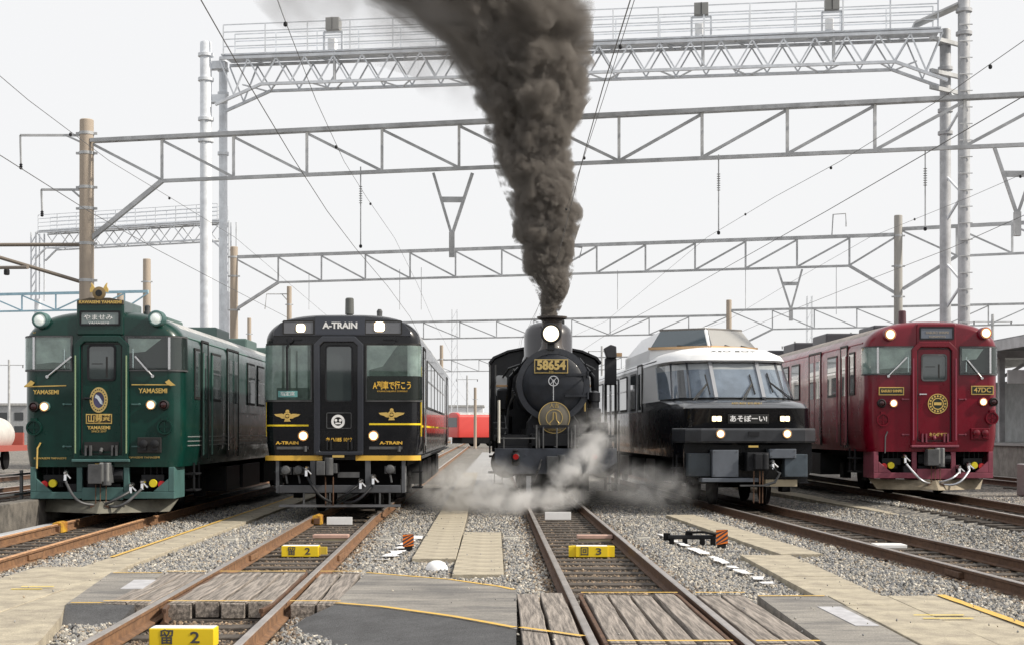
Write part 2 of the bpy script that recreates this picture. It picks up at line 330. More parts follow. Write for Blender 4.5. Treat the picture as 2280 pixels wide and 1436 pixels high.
def planks(k, Z0, Z1, offs, w):
    for o in offs:
        z0 = Z0+random.uniform(-.03,.03); z1 = Z1+random.uniform(-.03,.03); Zm = (z0+z1)/2
        ob = MB(); L = (z1-z0)/2; ww = w/2-.007-random.uniform(0,.012)
        # a plank with slightly ragged, sagging edges
        n = 7; vs = []
        for i in range(n):
            y = -L+2*L*i/(n-1); a = random.uniform(-.006,.004); b = random.uniform(-.006,.004); h = random.uniform(-.006,.003)
            vs += [(-ww+a,y,-.14),(ww+b,y,-.14),(ww+b,y,h+random.uniform(-.004,.004)),(-ww+a,y,h)]
        fs = [(i*4+j, i*4+(j+1)%4, i*4+4+(j+1)%4, i*4+4+j) for i in range(n-1) for j in range(4)]+[(0,1,2,3),(4*n-4,4*n-3,4*n-2,4*n-1)]
        ob.add(vs, fs)
        p = ob.build('plank', wood, deck, bevel=.008, loc=(tx(k,Zm)+o, Zm, DT+random.uniform(-.008,.012)))
        p.rotation_euler = (0, random.uniform(-.012,.012), -math.atan(TR[k][2])+random.uniform(-.004,.004))
planks(2, 13.37, 16.34, (-.36,-.12,.12,.36), .24); planks(2, 13.37, 16.34, (-.74,-.95), .21); planks(2, 13.37, 16.36, (.745,.975), .225)
planks(3, 10.75, 14.2, (-.33,-.11,.11,.33), .222); planks(3, 10.75, 14.22, (-.74,-.975), .235); planks(3, 10.75, 14.2, (.75,.985), .235)
for k, z0, z1 in ((2,13.0,16.5),(3,10.2,14.3)):           # check rails beside the running rails
    for s in (-1,1):
        P = [(a*.55,b*.93) for a,b in RP]
        def fx(Z, s=s, k=k): 
            e = max(0, z0+.35-Z, Z-(z1-.2)); return tx(k,Z)+s*(.566-.098-e*.12)
        rail_mesh(fx, [z0,z0+.2,z0+.4,(z0+z1)/2,z1-.2,z1], RT-.155, P).build('check_rail', [rust_d, rust_d], deck)
def line(pts, w, name='yellow_line', m=None, z=None, parent=None):
    mb = MB(); vs = []; n = len(pts)
    for i, p in enumerate(pts):
        a = Vector(pts[max(0,i-1)]); b = Vector(pts[min(n-1,i+1)]); d = (b-a).normalized(); q = Vector((-d.y, d.x))
        ww = w*random.uniform(.88,1.08)
        vs += [(p[0]+q.x*ww/2, p[1]+q.y*ww/2, z), (p[0]-q.x*ww/2, p[1]-q.y*ww/2, z)]
    mb.add(vs, [(2*i+1,2*i+3,2*i+2,2*i) for i in range(n-1)]); return mb.build(name, m or ylw, parent)
def dense(P, st=.25):
    out = []
    for a, b in zip(P, P[1:]):
        a = Vector(a); b = Vector(b); n = max(1, int((b-a).length/st)); out += [tuple(a+(b-a)*i/n) for i in range(n)]
    return out+[tuple(P[-1])]
LZ = DT+.014
line(dense([(-1.60,16.30),(-.66,15.56),(-.12,14.84),(.02,14.55)]), .06, z=DT+.004, parent=deck)
line(dense([(.02,11.74),(-.25,12.12),(-.53,12.49),(-1.15,13.14),(-1.60,13.43)]), .07, z=DT+.004, parent=deck)
for k, Z, segs in ((2,16.28,((-1.06,-.63),(-.47,.47),(.63,1.09))),(2,13.43,((-1.06,-.63),(-.47,.47),(.63,1.09))),(3,14.13,((-.46,.46),(.63,1.1))),(3,10.87,((-.46,.46),(.63,1.1)))):
    for a, b in segs: line(dense([(tx(k,Z)+a,Z),(tx(k,Z)+b,Z)],.12), .055, z=DT+.021, parent=deck)
line(dense([(tx(3,11.2)-1.09,11.62),(tx(3,11.2)-.62,11.12)],.12), .06, z=DT+.021, parent=deck)
line(dense([(-4.38,16.27),(-3.84,16.27)]), .055, z=DT+.004, parent=deck); line(dense([(-4.0,13.43),(-3.62,13.43)]), .055, z=DT+.004, parent=deck)
line(dense([(2.34,14.08),(2.97,14.08)]), .055, z=DT-.006, parent=deck)
for P in ([(-3.95,15.5),(-3.72,15.5),(-3.64,14.6),(-3.86,14.6)], [(2.72,13.2),(2.93,13.2),(2.95,11.9),(2.76,11.9)]):
    MB().slab(ccw(P), DT-.008, DT+(.005 if P[0][0] < 0 else -.005)).build('pale_patch', mat('pale_patch', (.42,.42,.44), .8, var=.15, vscale=6), deck)

# ------------------------------------------------------------------ slab paths
def slab_path(label, x0, x1, Z0, Z1, fx=None, nx=1, dz=.9, z=.055, tilt=0):
    t = thing('slab_path', label, 'path', kind='structure'); Z = Z0; i = 0; base = {}
    w = (x1-x0)/nx
    while Z < Z1-.05:
        e = min(dz, Z1-Z)
        for a in range(nx):
            key = (round(w,3), round(e,3))
            if key not in base:
                o = MB().box(-w/2+.004,w/2-.004,-e/2+.004,e/2-.004,-.1,0).build('slab', tile, t, bevel=.006); base[key] = o
            else: o = copy_of(base[key], t)
            dx = fx(Z+e/2) if fx else 0
            o.location = (x0+w*(a+.5)+dx, Z+e/2, gz(x0)+z+random.uniform(-.004,.004)); o.rotation_euler = (random.uniform(-.004,.004), random.uniform(-.006,.006), (math.atan(-(fx(Z+1)-fx(Z))) if fx else 0))
        Z += e
    return t
slab_path('tan slab apron left of the crossing', -5.5, -4.46, 10.0, 17.2, nx=1, dz=1.2, z=DT-.02)
slab_path('narrow tan slab path beside the green railcar', -5.32, -4.78, 17.25, 46, lambda Z: -.016*(Z-20), z=.05)
line(dense([(-5.27,19.5),(-5.7,46)],1.0), .07, 'yellow_line', ylw, .062, C.objects.get('slab_path.001'))
slab_path('ribbed tan slab path between the black railcar and the locomotive', -1.32, -.74, 19.3, 60, lambda Z: -.016*(Z-20), dz=.6)
slab_path('short tan slab strip beside the crossing asphalt', -.71, -.10, 17.2, 24.4, lambda Z: -.012*(Z-18), dz=.6)
slab_path('tan slab path between locomotive and white railcar', 3.62, 4.2, 20, 29.5, lambda Z: -.06*(Z-20))
slab_path('tan slab strip joining the right crossing apron', 3.06, 3.74, 14.25, 19.9, lambda Z: .0*(Z-15))
slab_path('wide tan slab apron right of the crossing', 3.02, 4.16, 9.2, 14.2, nx=2, dz=.85, z=DT-.02)
slab_path('tan slab path between white and maroon railcars', 7.05, 7.6, 19, 44, lambda Z: -.045*(Z-33))
line(dense([(4.10,14.2),(4.14,12.2),(4.18,9.5)]), .09, 'yellow_line', ylw, DT-.008, C.objects.get('slab_path.006'))
for P in ([(3.42,12.62),(3.85,12.62)], [(3.44,12.4),(3.86,12.4)]): line(dense(P), .04, 'yellow_mark', pyel, DT-.008, C.objects.get('slab_path.006'))
for P in ([(-4.95,14.95),(-4.62,14.95)], [(-4.97,14.7),(-4.66,14.7)]): line(dense(P), .05, 'yellow_mark', pyel, DT-.008, C.objects.get('slab_path'))
MB().slab(ccw([(-4.03,13.36),(-3.84,12.6),(-3.6,11.4),(-3.4,10.2),(-4.457,10.2),(-4.457,17.2),(-4.435,16.34)]), -.1, DT-.024).build('slab', tile, C.objects.get('slab_path'))
tag(MB().slab(ccw([(-1.75,34),(-.05,34),(-.6,120),(-2.4,120)]), -.1, .03).build('service_road', mat('pale_road', (.32,.32,.32), .9, var=.15, vscale=.5)), 'pale grey service road running back between the trains', kind='structure')

# ------------------------------------------------------------------ ballast stones (nobody could count them)
def in_poly(P, x, y):
    ins = np.zeros(len(x), bool); n = len(P)
    for i in range(n):
        x1, y1 = P[i]; x2, y2 = P[(i+1)%n]
        c = ((y1 > y) != (y2 > y)); ins ^= c & (x < (x2-x1)*(y-y1)/((y2-y1) if y2 != y1 else 1e-9)+x1)
    return ins
keep_out = [[(-5.52,9),(-4.3,9),(-4.44,17.2),(-5.52,17.2)], [(-4.5,16.4),(-4.05,13.3),(-3.62,11.4),(-3.42,9.9),(-5,9.9)], [(-4.45,16.36),(-4.04,13.35),(.06,13.35),(.06,14.65),(-.66,15.66),(-1.6,16.4)],
            [(-1.65,13.4),(-.5,12.5),(.06,11.6),(.06,10),(-1.0,11.1),(-1.8,12.5)], [(-.0,10.7),(2.99,10.2),(3.0,14.24),(-.0,14.24)], [(3,9),(4.2,9),(4.18,14.22),(3,14.22)], [(-4.02,13.4),(-3.5,13.4),(-3.5,12.95),(-3.8,12.85)],
            [(-1.34,19.3),(-.72,19.3),(-.92,34),(-1.56,34)], [(-.73,17.2),(-.08,17.2),(-.15,24.4),(-.8,24.4)], [(-5.30,17.2),(-4.74,17.2),(-5.0,36),(-5.58,36)],
            [(3.6,20),(4.22,20),(3.66,29.5),(3.04,29.5)], [(3.04,14.2),(3.76,14.2),(3.76,19.9),(3.04,19.9)], [(7.7,19),(8.25,19),(7.5,36),(6.95,36)]]
pts = []
for (Za, Zb, per, wx) in ((9.2,14,900,1.12),(14,19,720,1.1),(19,25,500,1.08),(25,34,300,1.06)):
    X0 = -(1140/F*Zb)*wx; X1 = -X0; n = int((X1-X0)*(Zb-Za)*per)
    x = rng.uniform(X0, X1, n); y = rng.uniform(Za, Zb, n); ok = np.abs(x) < 1140/F*y*1.1+.4
    for P in keep_out: ok &= ~in_poly(P, x, y)
    for k in TR:
        z0, x0, sf, sb, _ = TR[k]; c = x0+np.where(y < z0, sf, sb)*(y-z0); d = np.abs(np.abs(x-c)-.566)
        ok &= (d > .075)
    x, y = x[ok], y[ok]
    t = np.clip((x-6.4)/1.5, 0, 1); gzv = .2*t*t*(3-2*t)
    hz = np.zeros(len(x))
    for k in TR:
        z0, x0, sf, sb, l = TR[k]; c = x0+np.where(y < z0, sf, sb)*(y-z0); a = np.abs(x-c)
        hz = np.where(a < 1.6, np.maximum(hz, .03*(a > .66)*np.clip((1.6-a)/.5,0,1)), hz)
    low_ = np.zeros(len(x))
    for k in TR:
        z0, x0, sf, sb, l = TR[k]; c = x0+np.where(y < z0, sf, sb)*(y-z0); low_ = np.where(np.abs(x-c) < .52, .013, low_)
    z = gzv+hz-low_-.012+rng.uniform(0,.018,len(x))
    pts.append(np.stack([x,y,z],1))
pts = np.concatenate(pts)
stone_mat = bpy.data.materials.new('ballast_stone'); stone_mat.use_nodes = True
_t = stone_mat.node_tree; _b = _t.nodes['Principled BSDF']; _b.inputs['Roughness'].default_value = .88
_o = _t.nodes.new('ShaderNodeObjectInfo'); _r = _t.nodes.new('ShaderNodeValToRGB'); _e = _r.color_ramp.elements
_e[0].color = (.09,.092,.098,1); _e[1].color = (.66,.62,.54,1); _r.color_ramp.interpolation = 'LINEAR'
for p, c in ((.12,(.17,.173,.18)),(.38,(.27,.27,.268)),(.6,(.34,.325,.295)),(.76,(.41,.38,.33)),(.84,(.33,.27,.205)),(.92,(.50,.46,.39))): x = _e.new(p); x.color = (*c,1)
_n = _t.nodes.new('ShaderNodeTexNoise'); _n.inputs['Scale'].default_value = 30; _n.inputs['Detail'].default_value = 5
_tc = _t.nodes.new('ShaderNodeTexCoord'); _t.links.new(_tc.outputs['Object'], _n.inputs['Vector'])
_m = _t.nodes.new('ShaderNodeMix'); _m.data_type = 'RGBA'; _m.blend_type = 'OVERLAY'; _m.inputs['Factor'].default_value = .5
_t.links.new(_o.outputs['Random'], _r.inputs[0]); _t.links.new(_r.outputs[0], _m.inputs['A']); _t.links.new(_n.outputs[0], _m.inputs['B']); _t.links.new(_m.outputs['Result'], _b.inputs['Base Color'])
stones = bpy.data.collections.new('stone_shapes')
for i in range(6):
    bm = bmesh.new(); bmesh.ops.create_icosphere(bm, subdivisions=1, radius=1)
    s = (random.uniform(.8,1.25), random.uniform(.7,1.1), random.uniform(.5,.85))
    for v in bm.verts:
        k = random.uniform(.72,1.18); v.co = Vector((v.co.x*s[0]*k, v.co.y*s[1]*k, v.co.z*s[2]*k))
    me = bpy.data.meshes.new('stone'); bm.to_mesh(me); bm.free(); me.materials.append(stone_mat)
    o = bpy.data.objects.new('stone', me); stones.objects.link(o)
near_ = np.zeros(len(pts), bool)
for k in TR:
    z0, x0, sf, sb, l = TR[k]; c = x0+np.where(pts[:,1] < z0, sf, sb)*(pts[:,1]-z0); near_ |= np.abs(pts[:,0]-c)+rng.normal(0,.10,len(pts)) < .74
loose = []
for i, P in enumerate(keep_out):
    xs_ = [p[0] for p in P]; ys_ = [p[1] for p in P]; n = int((max(xs_)-min(xs_))*(max(ys_)-min(ys_))*7); x = rng.uniform(min(xs_),max(xs_),n); y = rng.uniform(min(ys_),max(ys_),n); ok = in_poly(P, x, y)
    zz0 = DT+.004 if i in (0,1,2,4,5) else .07 if i in (3,6) else .06
    e_ = np.minimum(np.abs(x-min(xs_)), np.abs(x-max(xs_))); ok &= rng.uniform(0,1,n) < np.exp(-e_*3)+.05
    if i in (3,6): continue
    loose.append(np.stack([x[ok],y[ok],np.full(ok.sum(),zz0)],1))
loose = np.concatenate(loose); rail_d = np.ones(len(loose), bool)
for k in TR:
    z0, x0, sf, sb, l = TR[k]; c = x0+np.where(loose[:,1] < z0, sf, sb)*(loose[:,1]-z0); rail_d &= np.abs(np.abs(loose[:,0]-c)-.52) > .14
loose = loose[rail_d]
stained = bpy.data.collections.new('stained_shade_stone_shapes'); st_m = stone_mat.copy(); st_m.name = 'ballast_stone_stained_shade'
_hm = st_m.node_tree.nodes.new('ShaderNodeMix'); _hm.data_type = 'RGBA'; _hm.blend_type = 'MULTIPLY'; _hm.inputs['Factor'].default_value = 1; _hm.inputs['B'].default_value = (.66,.53,.42,1)  # rust stain, deepened to add shade under the trains
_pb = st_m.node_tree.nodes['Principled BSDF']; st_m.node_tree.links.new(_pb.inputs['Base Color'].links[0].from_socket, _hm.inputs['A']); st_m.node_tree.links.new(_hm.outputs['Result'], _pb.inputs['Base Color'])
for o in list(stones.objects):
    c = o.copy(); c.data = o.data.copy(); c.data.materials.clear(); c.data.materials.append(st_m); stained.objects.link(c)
def cloud(name, P, label):
    me = bpy.data.meshes.new(name); me.vertices.add(len(P)); me.vertices.foreach_set('co', P.astype(np.float32).ravel()); me.update()
    o = bpy.data.objects.new(name, me); C.objects.link(o); tag(o, label, 'ballast', kind='stuff'); return o
bal = cloud('ballast', pts[~near_], 'loose grey and tan ballast stones covering the yard'); bal2 = cloud('stained_shade_ballast', pts[near_], 'rust stained ballast stones, darkened as shade, along and between the rails'); bal3 = cloud('scattered_stones', loose, 'stray ballast stones scattered on the slab paths and crossing')
def scatter(o, coll, lo_, hi_):
    ng = bpy.data.node_groups.new('scatter_stones', 'GeometryNodeTree')
    ng.interface.new_socket('Geometry', in_out='INPUT', socket_type='NodeSocketGeometry'); ng.interface.new_socket('Geometry', in_out='OUTPUT', socket_type='NodeSocketGeometry')
    N = ng.nodes; L = ng.links; gi = N.new('NodeGroupInput'); go = N.new('NodeGroupOutput')
    mp = N.new('GeometryNodeMeshToPoints'); ip = N.new('GeometryNodeInstanceOnPoints'); ci = N.new('GeometryNodeCollectionInfo'); ci.inputs['Collection'].default_value = coll
    ci.inputs['Separate Children'].default_value = True; ci.inputs['Reset Children'].default_value = True
    rr = N.new('FunctionNodeRandomValue'); rr.data_type = 'FLOAT_VECTOR'; rr.inputs['Max'].default_value = (6.28,6.28,6.28)
    rs = N.new('FunctionNodeRandomValue'); rs.data_type = 'FLOAT'; rs.inputs[2].default_value = lo_; rs.inputs[3].default_value = hi_
    ip.inputs['Pick Instance'].default_value = True
    L.new(gi.outputs[0], mp.inputs[0]); L.new(mp.outputs[0], ip.inputs['Points']); L.new(ci.outputs[0], ip.inputs['Instance'])
    L.new(rr.outputs[0], ip.inputs['Rotation']); L.new(rs.outputs[1], ip.inputs['Scale']); L.new(ip.outputs[0], go.inputs[0])
    o.modifiers.new('scatter', 'NODES').node_group = ng
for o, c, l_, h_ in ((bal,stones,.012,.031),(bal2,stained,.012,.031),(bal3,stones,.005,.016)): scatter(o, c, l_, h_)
# ================================================================== rail vehicles (local frame: front centre at rail level, x right, y back, z up)
class Plan:                                   # plan curve of a front: flat face, elliptic corner, then the side
    def __init__(s, hw, rx, ry, L):
        P = [(0.,0.),(hw-rx,0.)]
        for i in range(1,13):
            a = PI/2*i/12; P.append((hw-rx+rx*math.sin(a), ry*(1-math.cos(a))))
        P.append((hw, L)); s.P = [Vector(p) for p in P]; s.d = [0.]
        for a, b in zip(s.P, s.P[1:]): s.d.append(s.d[-1]+(b-a).length)
        s.hw, s.rx, s.ry = hw, rx, ry
    def at(s, t):
        sg = -1 if t < 0 else 1; t = abs(t)
        for i in range(len(s.d)-1):
            if t <= s.d[i+1] or i == len(s.d)-2:
                a, b = s.P[i], s.P[i+1]; k = (t-s.d[i])/(s.d[i+1]-s.d[i]); p = a+(b-a)*k; d = (b-a).normalized(); n = Vector((d.y,-d.x)); break
        return Vector((p.x*sg, p.y)), Vector((n.x*sg, n.y))
    def panel(s, mb, s0, s1, z0, z1, off, th, mi=0):
        ts = sorted(set([s0,s1]+[sg*d for d in s.d for sg in (-1,1) if min(s0,s1) < sg*d < max(s0,s1)])); vs = []; n = len(ts)
        for t in ts:
            p, nn = s.at(t); a = p+nn*off; b = p+nn*(off+th)
            vs += [(a.x,a.y,z0),(b.x,b.y,z0),(b.x,b.y,z1),(a.x,a.y,z1)]
        fs = [(i*4+j, i*4+(j+1)%4, i*4+4+(j+1)%4, i*4+4+j) for i in range(n-1) for j in range(4)]+[(0,1,2,3),(4*n-4,4*n-3,4*n-2,4*n-1)]
        mb.add(vs, fs, mi); return mb
def outline(hw, zb, zs, zt, e=2.8, hwb=None):
    hwb = hwb or hw-.06; P = [(hwb,zb),(hw-.008,zb+.32),(hw,zb+.6),(hw,zs)]
    for i in range(1,15):
        a = PI/2*i/14; P.append((hw*max(0,math.cos(a))**(2/e), zs+(zt-zs)*math.sin(a)))
    P[-1] = (0., zt); return P
def shell(name, root, hw, zb, zs, zt, rx, ry, L, mats, e=2.8, roof_from=.6, ztilt=.5, roof_z=.28):
    half = outline(hw, zb, zs, zt, e); full = [(-x,z) for x,z in half]+[(x,z) for x,z in half[::-1][1:]]; n = len(full)
    secs = [(ry*(1-math.cos(PI/2*i/9)), rx*(1-math.sin(PI/2*i/9))) for i in range(10)]+[(roof_from,0.),(L-ry,0.)]+[(L-ry*(math.cos(PI/2*i/4)), rx*(1-math.cos(PI/2*i/4))) for i in range(1,5)]
    mb = MB(); vs = []
    for y, d in secs:
        for x, z in full:
            zz = z if z <= zs else zs+(z-zs)*(1-ztilt*d/(zt-zs)); vs.append((x*(hw-d)/hw, y, zz))
    fs = []; ms = []
    for i in range(len(secs)-1):
        for j in range(n):
            j2 = (j+1)%n; fs.append((i*n+j, i*n+j2, (i+1)*n+j2, (i+1)*n+j))
            zc = min(full[j][1], full[j2][1]); ms.append(1 if (j2 != 0 and zc >= zs+roof_z*(zt-zs)/.57 and secs[i][0] >= roof_from-.01) else 0)
    fs += [tuple(range(n)), tuple(range((len(secs)-1)*n, len(secs)*n))]; ms += [0,0]
    mb.add(vs, fs); mb.m = ms
    return mb.build(name, mats, root, smooth=True)
def rpanel(mb, x0, x1, z0, z1, r, y0, y1, mi=0, n=5):      # rounded rectangle plate facing -y
    P = []
    for cx, cz, a0 in ((x1-r,z0+r,-90),(x1-r,z1-r,0),(x0+r,z1-r,90),(x0+r,z0+r,180)):
        P += [(cx+r*math.cos(R(a0+90*i/n)), cz+r*math.sin(R(a0+90*i/n))) for i in range(n+1)]
    return mb.prism(P, y1, y0, mi)
def rframe(mb, x0, x1, z0, z1, r, w, y0, y1, mi=0, n=5):   # rounded rectangular ring
    def pts(x0,x1,z0,z1,r):
        P = []
        for cx, cz, a0 in ((x1-r,z0+r,-90),(x1-r,z1-r,0),(x0+r,z1-r,90),(x0+r,z0+r,180)):
            P += [(cx+r*math.cos(R(a0+90*i/n)), cz+r*math.sin(R(a0+90*i/n))) for i in range(n+1)]
        return P
    A = pts(x0,x1,z0,z1,r); B = pts(x0+w,x1-w,z0+w,z1-w,max(.004,r-w)); k = len(A); vs = []
    for P, y in ((A,y0),(A,y1),(B,y1),(B,y0)): vs += [(x,y,z) for x,z in P]
    fs = []
    for i in range(4):
        i2 = (i+1)%4; fs += [(i*k+j, i*k+(j+1)%k, i2*k+(j+1)%k, i2*k+j) for j in range(k)]
    return mb.add(vs, fs, mi)
def wheelset(root, y, m=undr):
    w = MB(); w.tube((-.6,y,.43),(.6,y,.43),.08,10)
    for s in (-1,1): w.lathe((s*.5,y,.43),(s,0,0),[(.44,0),(.47,.01),(.43,.03),(.43,.12),(.3,.14)],28)
    return w.build('wheelset', m, root, smooth=True)
def bogie(root, y):
    b = MB()
    for s in (-1,1):
        b.box(s*.88,s*1.02,y-1.5,y+1.5,.42,.62)
        for yy in (y-1.05,y+1.05): b.box(s*.9,s*1.08,yy-.18,yy+.18,.26,.62); b.lathe((s*.98,yy,.62),(0,0,1),[(.09,0),(.09,.2)],10)
    b.box(-.9,.9,y-.25,y+.25,.5,.75); b.build('bogie_frame', undr, root, bevel=.01)
    wheelset(root, y-1.05); wheelset(root, y+1.05)
def underfloor(root, zb, L, hw):
    MB().box(-hw+.25,hw-.25,.3,L-.3,zb-.12,zb+.02).build('underframe', undr, root)
    bogie(root, 2.6); bogie(root, L-2.6)
    for i, (y0,y1) in enumerate(((5.0,6.6),(7.0,9.4),(10,12.2),(12.8,14.6))):
        for s in (-1,1): MB().box(s*.55,s*1.28,y0,y1,zb-.62,zb-.1).build('equipment_box', gear_d if (i+s)%3 else undr, root, bevel=.015)
    for s in (-1,1):
        st = MB()
        for z in (.45,.75): st.box(s*1.22,s*1.42,1.15,1.65,z,z+.03)
        for y in (1.17,1.63): st.box(s*1.36,s*1.39,y-.02,y+.02,.45,zb+.05)
        st.build('step', gear_d, root)
def hose(root, x0, z0, x1, z1, y=-.12, sag=.25, m=rubber, r=.024):
    P = []
    for i in range(15):
        t = i/14; P.append((x0+(x1-x0)*t, y-.16*math.sin(PI*t), z0+(z1-z0)*t-sag*math.sin(PI*t)*.6))
    MB().path(P, r, 8).build('brake_hose', m, root, smooth=True)
def cock(root, x, z, y=-.12):
    c = MB(); c.lathe((x,y+.1,z),(0,-1,0),[(.05,0),(.055,.05),(.04,.12),(.02,.16)],12); c.tube((x,y,z),(x+.10,y-.04,z-.10),.018); c.tube((x,y,z),(x,y-.02,z-.14),.032,8); c.build('air_cock', steel, root, smooth=True)
def coupler(root, z=.85, m=gear):
    c = MB(); c.box(-.12,.12,.02,.5,z-.14,z+.14); c.box(-.19,.05,-.22,.06,z-.17,z+.17); c.lathe((.11,-.12,z-.2),(0,0,1),[(.085,0),(.085,.4)],14); c.box(.05,.2,-.1,.1,z-.16,z+.16)
    c.build('coupler', m, root, bevel=.012)
def plow(root, m, hw=1.22, zt=.34, zb=.12, y0=-.12):
    P = MB()
    vs = [(-hw,.55,zt),(0,y0,zt-.02),(hw,.55,zt),(-hw*.9,.35,zb),(0,y0-.22,zb),(hw*.9,.35,zb)]
    vs += [(x,y+.06,z) for x,y,z in vs]
    P.add(vs, [(0,1,4,3),(1,2,5,4),(6,9,10,7),(7,10,11,8),(0,6,7,1),(1,7,8,2),(3,4,10,9),(4,5,11,10),(0,3,9,6),(2,8,11,5)])
    P.build('snow_plough', m, root)
def wiper(root, x0, z0, x1, z1, y=-.05, m=steel):
    w = MB(); w.tube((x0,y-.02,z0),(x1,y,z1),.014,6); w.tube((x1,.0,z1),(x1,y-.02,z1),.03,8)
    dx, dz = x0-x1, z0-z1; L = math.hypot(dx,dz); ux, uz = dx/L, dz/L
    w.bar((x0+ux*.05-uz*.0,y-.022,z0+uz*.05),(x0-ux*.3,y-.022,z0-uz*.3),.02,.03); w.build('wiper', m, root)
def lamp(root, x, z, r, lens, ring_m, y=0., name='headlight', depth=.09):
    h = MB(); h.lathe((x,y+.02,z),(0,-1,0),[(r*1.35,0),(r*1.35,depth),(r*1.2,depth+.025),(r*1.02,depth+.03),(r*.98,depth)],28)
    o = h.build(name, ring_m, root, smooth=True)
    l = MB(); l.lathe((x,y+.02,z),(0,-1,0),[(r,depth-.02),(r*.98,depth+.005),(r*.8,depth+.02),(r*.4,depth+.032),(.004,depth+.036)],24); l.build('lens', lens, o, smooth=True)
    if lens in (lampon, lampwarm):
        q = MB(); q.ring((x,y+.02-depth+.0,z),r*1.2,r*.3,.026,28); q.build('lens_glow_ring', lampglow, o)  # glowing ring added round lit lenses in place of bloom
    return o
def side_fit(root, P, hw, s, wins, doors, z0, z1, paint, zb, trim=gasket):
    for i, (y0,y1) in enumerate(wins):
        w = MB(); w.box(s*(hw+.002),s*(hw+.018),y0-.05,y1+.05,z0-.05,z1+.05); f = w.build('window', trim, root, bevel=.006)
        MB().box(s*(hw+.014),s*(hw+.022),y0,y1,z0,z1).build('pane', glass, f)
        if y1-y0 > .6: MB().box(s*(hw+.016),s*(hw+.03),y0,y1,z0+(z1-z0)*.55,z0+(z1-z0)*.55+.035).build('window_bar', steel, f)
    for y0, y1 in doors:
        d = MB(); 
        for yy in (y0,y1): d.box(s*(hw-.01),s*(hw+.016),yy-.03,yy+.03,zb+.1,z1+.22)
        d.box(s*(hw-.01),s*(hw+.016),y0,y1,z1+.19,z1+.23)
        o = d.build('door', gasket, root)
        n = 2 if y1-y0 > 1 else 1
        for i in range(n):
            a = y0+(y1-y0)*i/n; b = y0+(y1-y0)*(i+1)/n
            MB().box(s*(hw+.002),s*(hw+.008),a+.04,b-.02,zb+.12,z1+.17).build('door_leaf', paint, o)
            MB().box(s*(hw+.007),s*(hw+.013),a+.14,b-.12,z0-.05,z1).build('pane', glass, o)
        MB().tube((s*(hw+.05),y0-.1,zb+.25),(s*(hw+.05),y0-.1,z1),.016,6).build('grab_rail', steel, o)
def rooftop(root, zt, ys, m):
    for y0, y1, w, h in ys: MB().box(-w,w,y0,y1,zt-.2,zt+h).build('roof_unit', m, root, bevel=.04)
def antenna(root, x, y, z, m, h=.32):
    a = MB(); a.lathe((x,y,z),(0,0,1),[(.26,0),(.26,.02),(.05,.06),(.085,.07),(.08,h),(.06,h+.02)],16); a.build('antenna', m, root, smooth=True)

def front_skirt(root, X, Zf, m, hw, zt, zb, red_left=True):
    f = MB()
    f.prism([(-hw,zb),(hw,zb),(hw,zb+.12),(-hw,zb+.12)], .02, .1)
    f.prism([(-hw,zb+.12),(-hw+.1,zb+.12),(-hw+.1,zt),(-hw,zt)], .02, .1); f.prism([(hw-.1,zb+.12),(hw,zb+.12),(hw,zt),(hw-.1,zt)], .02, .1)
    f.prism([(-hw+.1,zb+.12),(-hw+.38,zb+.12),(-hw+.1,zb+.36)], .02, .1); f.prism([(hw-.38,zb+.12),(hw-.1,zb+.12),(hw-.1,zb+.36)], .02, .1)
    for x in (-.40,.42): f.box(x-.05,x+.05,.02,.1,zb+.12,zt)
    f.box(-.35,.37,.0,.02,zb-.02,zb+.2)
    for s in (-1,1): f.prism([(s*hw,zb),(s*hw,zt),(s*(hw-.02),zt),(s*(hw-.02),zb)] if s > 0 else [(s*hw,zb),(s*(hw-.02),zb),(s*(hw-.02),zt),(s*hw,zt)], .1, .9)
    f.build('skirt_frame', m, root, bevel=.012)
    MB().box(-hw+.12,hw-.12,.5,.55,zb,zt+.05).build('end_sill', undr, root)
    # valves with coloured discs, boxes and brackets behind the frame
    for s in (-1,1):
        g = MB(); g.box(s*.86-.2,s*.86+.2,.12,.3,zt-.28,zt-.14); 
        for x in (-.16,-.05,.06,.15): g.tube((s*.86+x,.2,zt-.15),(s*.86+x,.2,zt+.02),.014,6)
        g.lathe((s*.78,.2,zb+.2),(0,0,1),[(.07,0),(.07,.22)],10); g.box(s*.98-.06,s*.98+.06,.2,.3,zb+.16,zb+.34); g.build('valve_block', gear_d, root, bevel=.006)
        MB().disc((s*1.03,.1,zt-.31),.068,.05,18).build('red_disc', redd, root, smooth=True)
        MB().disc((s*.88,.1,zt-.29),.072,.05,18).build('yellow_disc', yellow, root, smooth=True)
    b = MB(); b.box(-.30,-.16,.1,.3,zt-.25,zt-.05); b.box(-.3,.3,.12,.26,zt-.42,zt-.3); b.box(-.62,-.46,.06,.2,zt-.5,zt-.3); b.tube((.14,.1,zt-.15),(.36,.1,zt-.15),.12,12); b.build('apparatus', gear_d, root, bevel=.01)

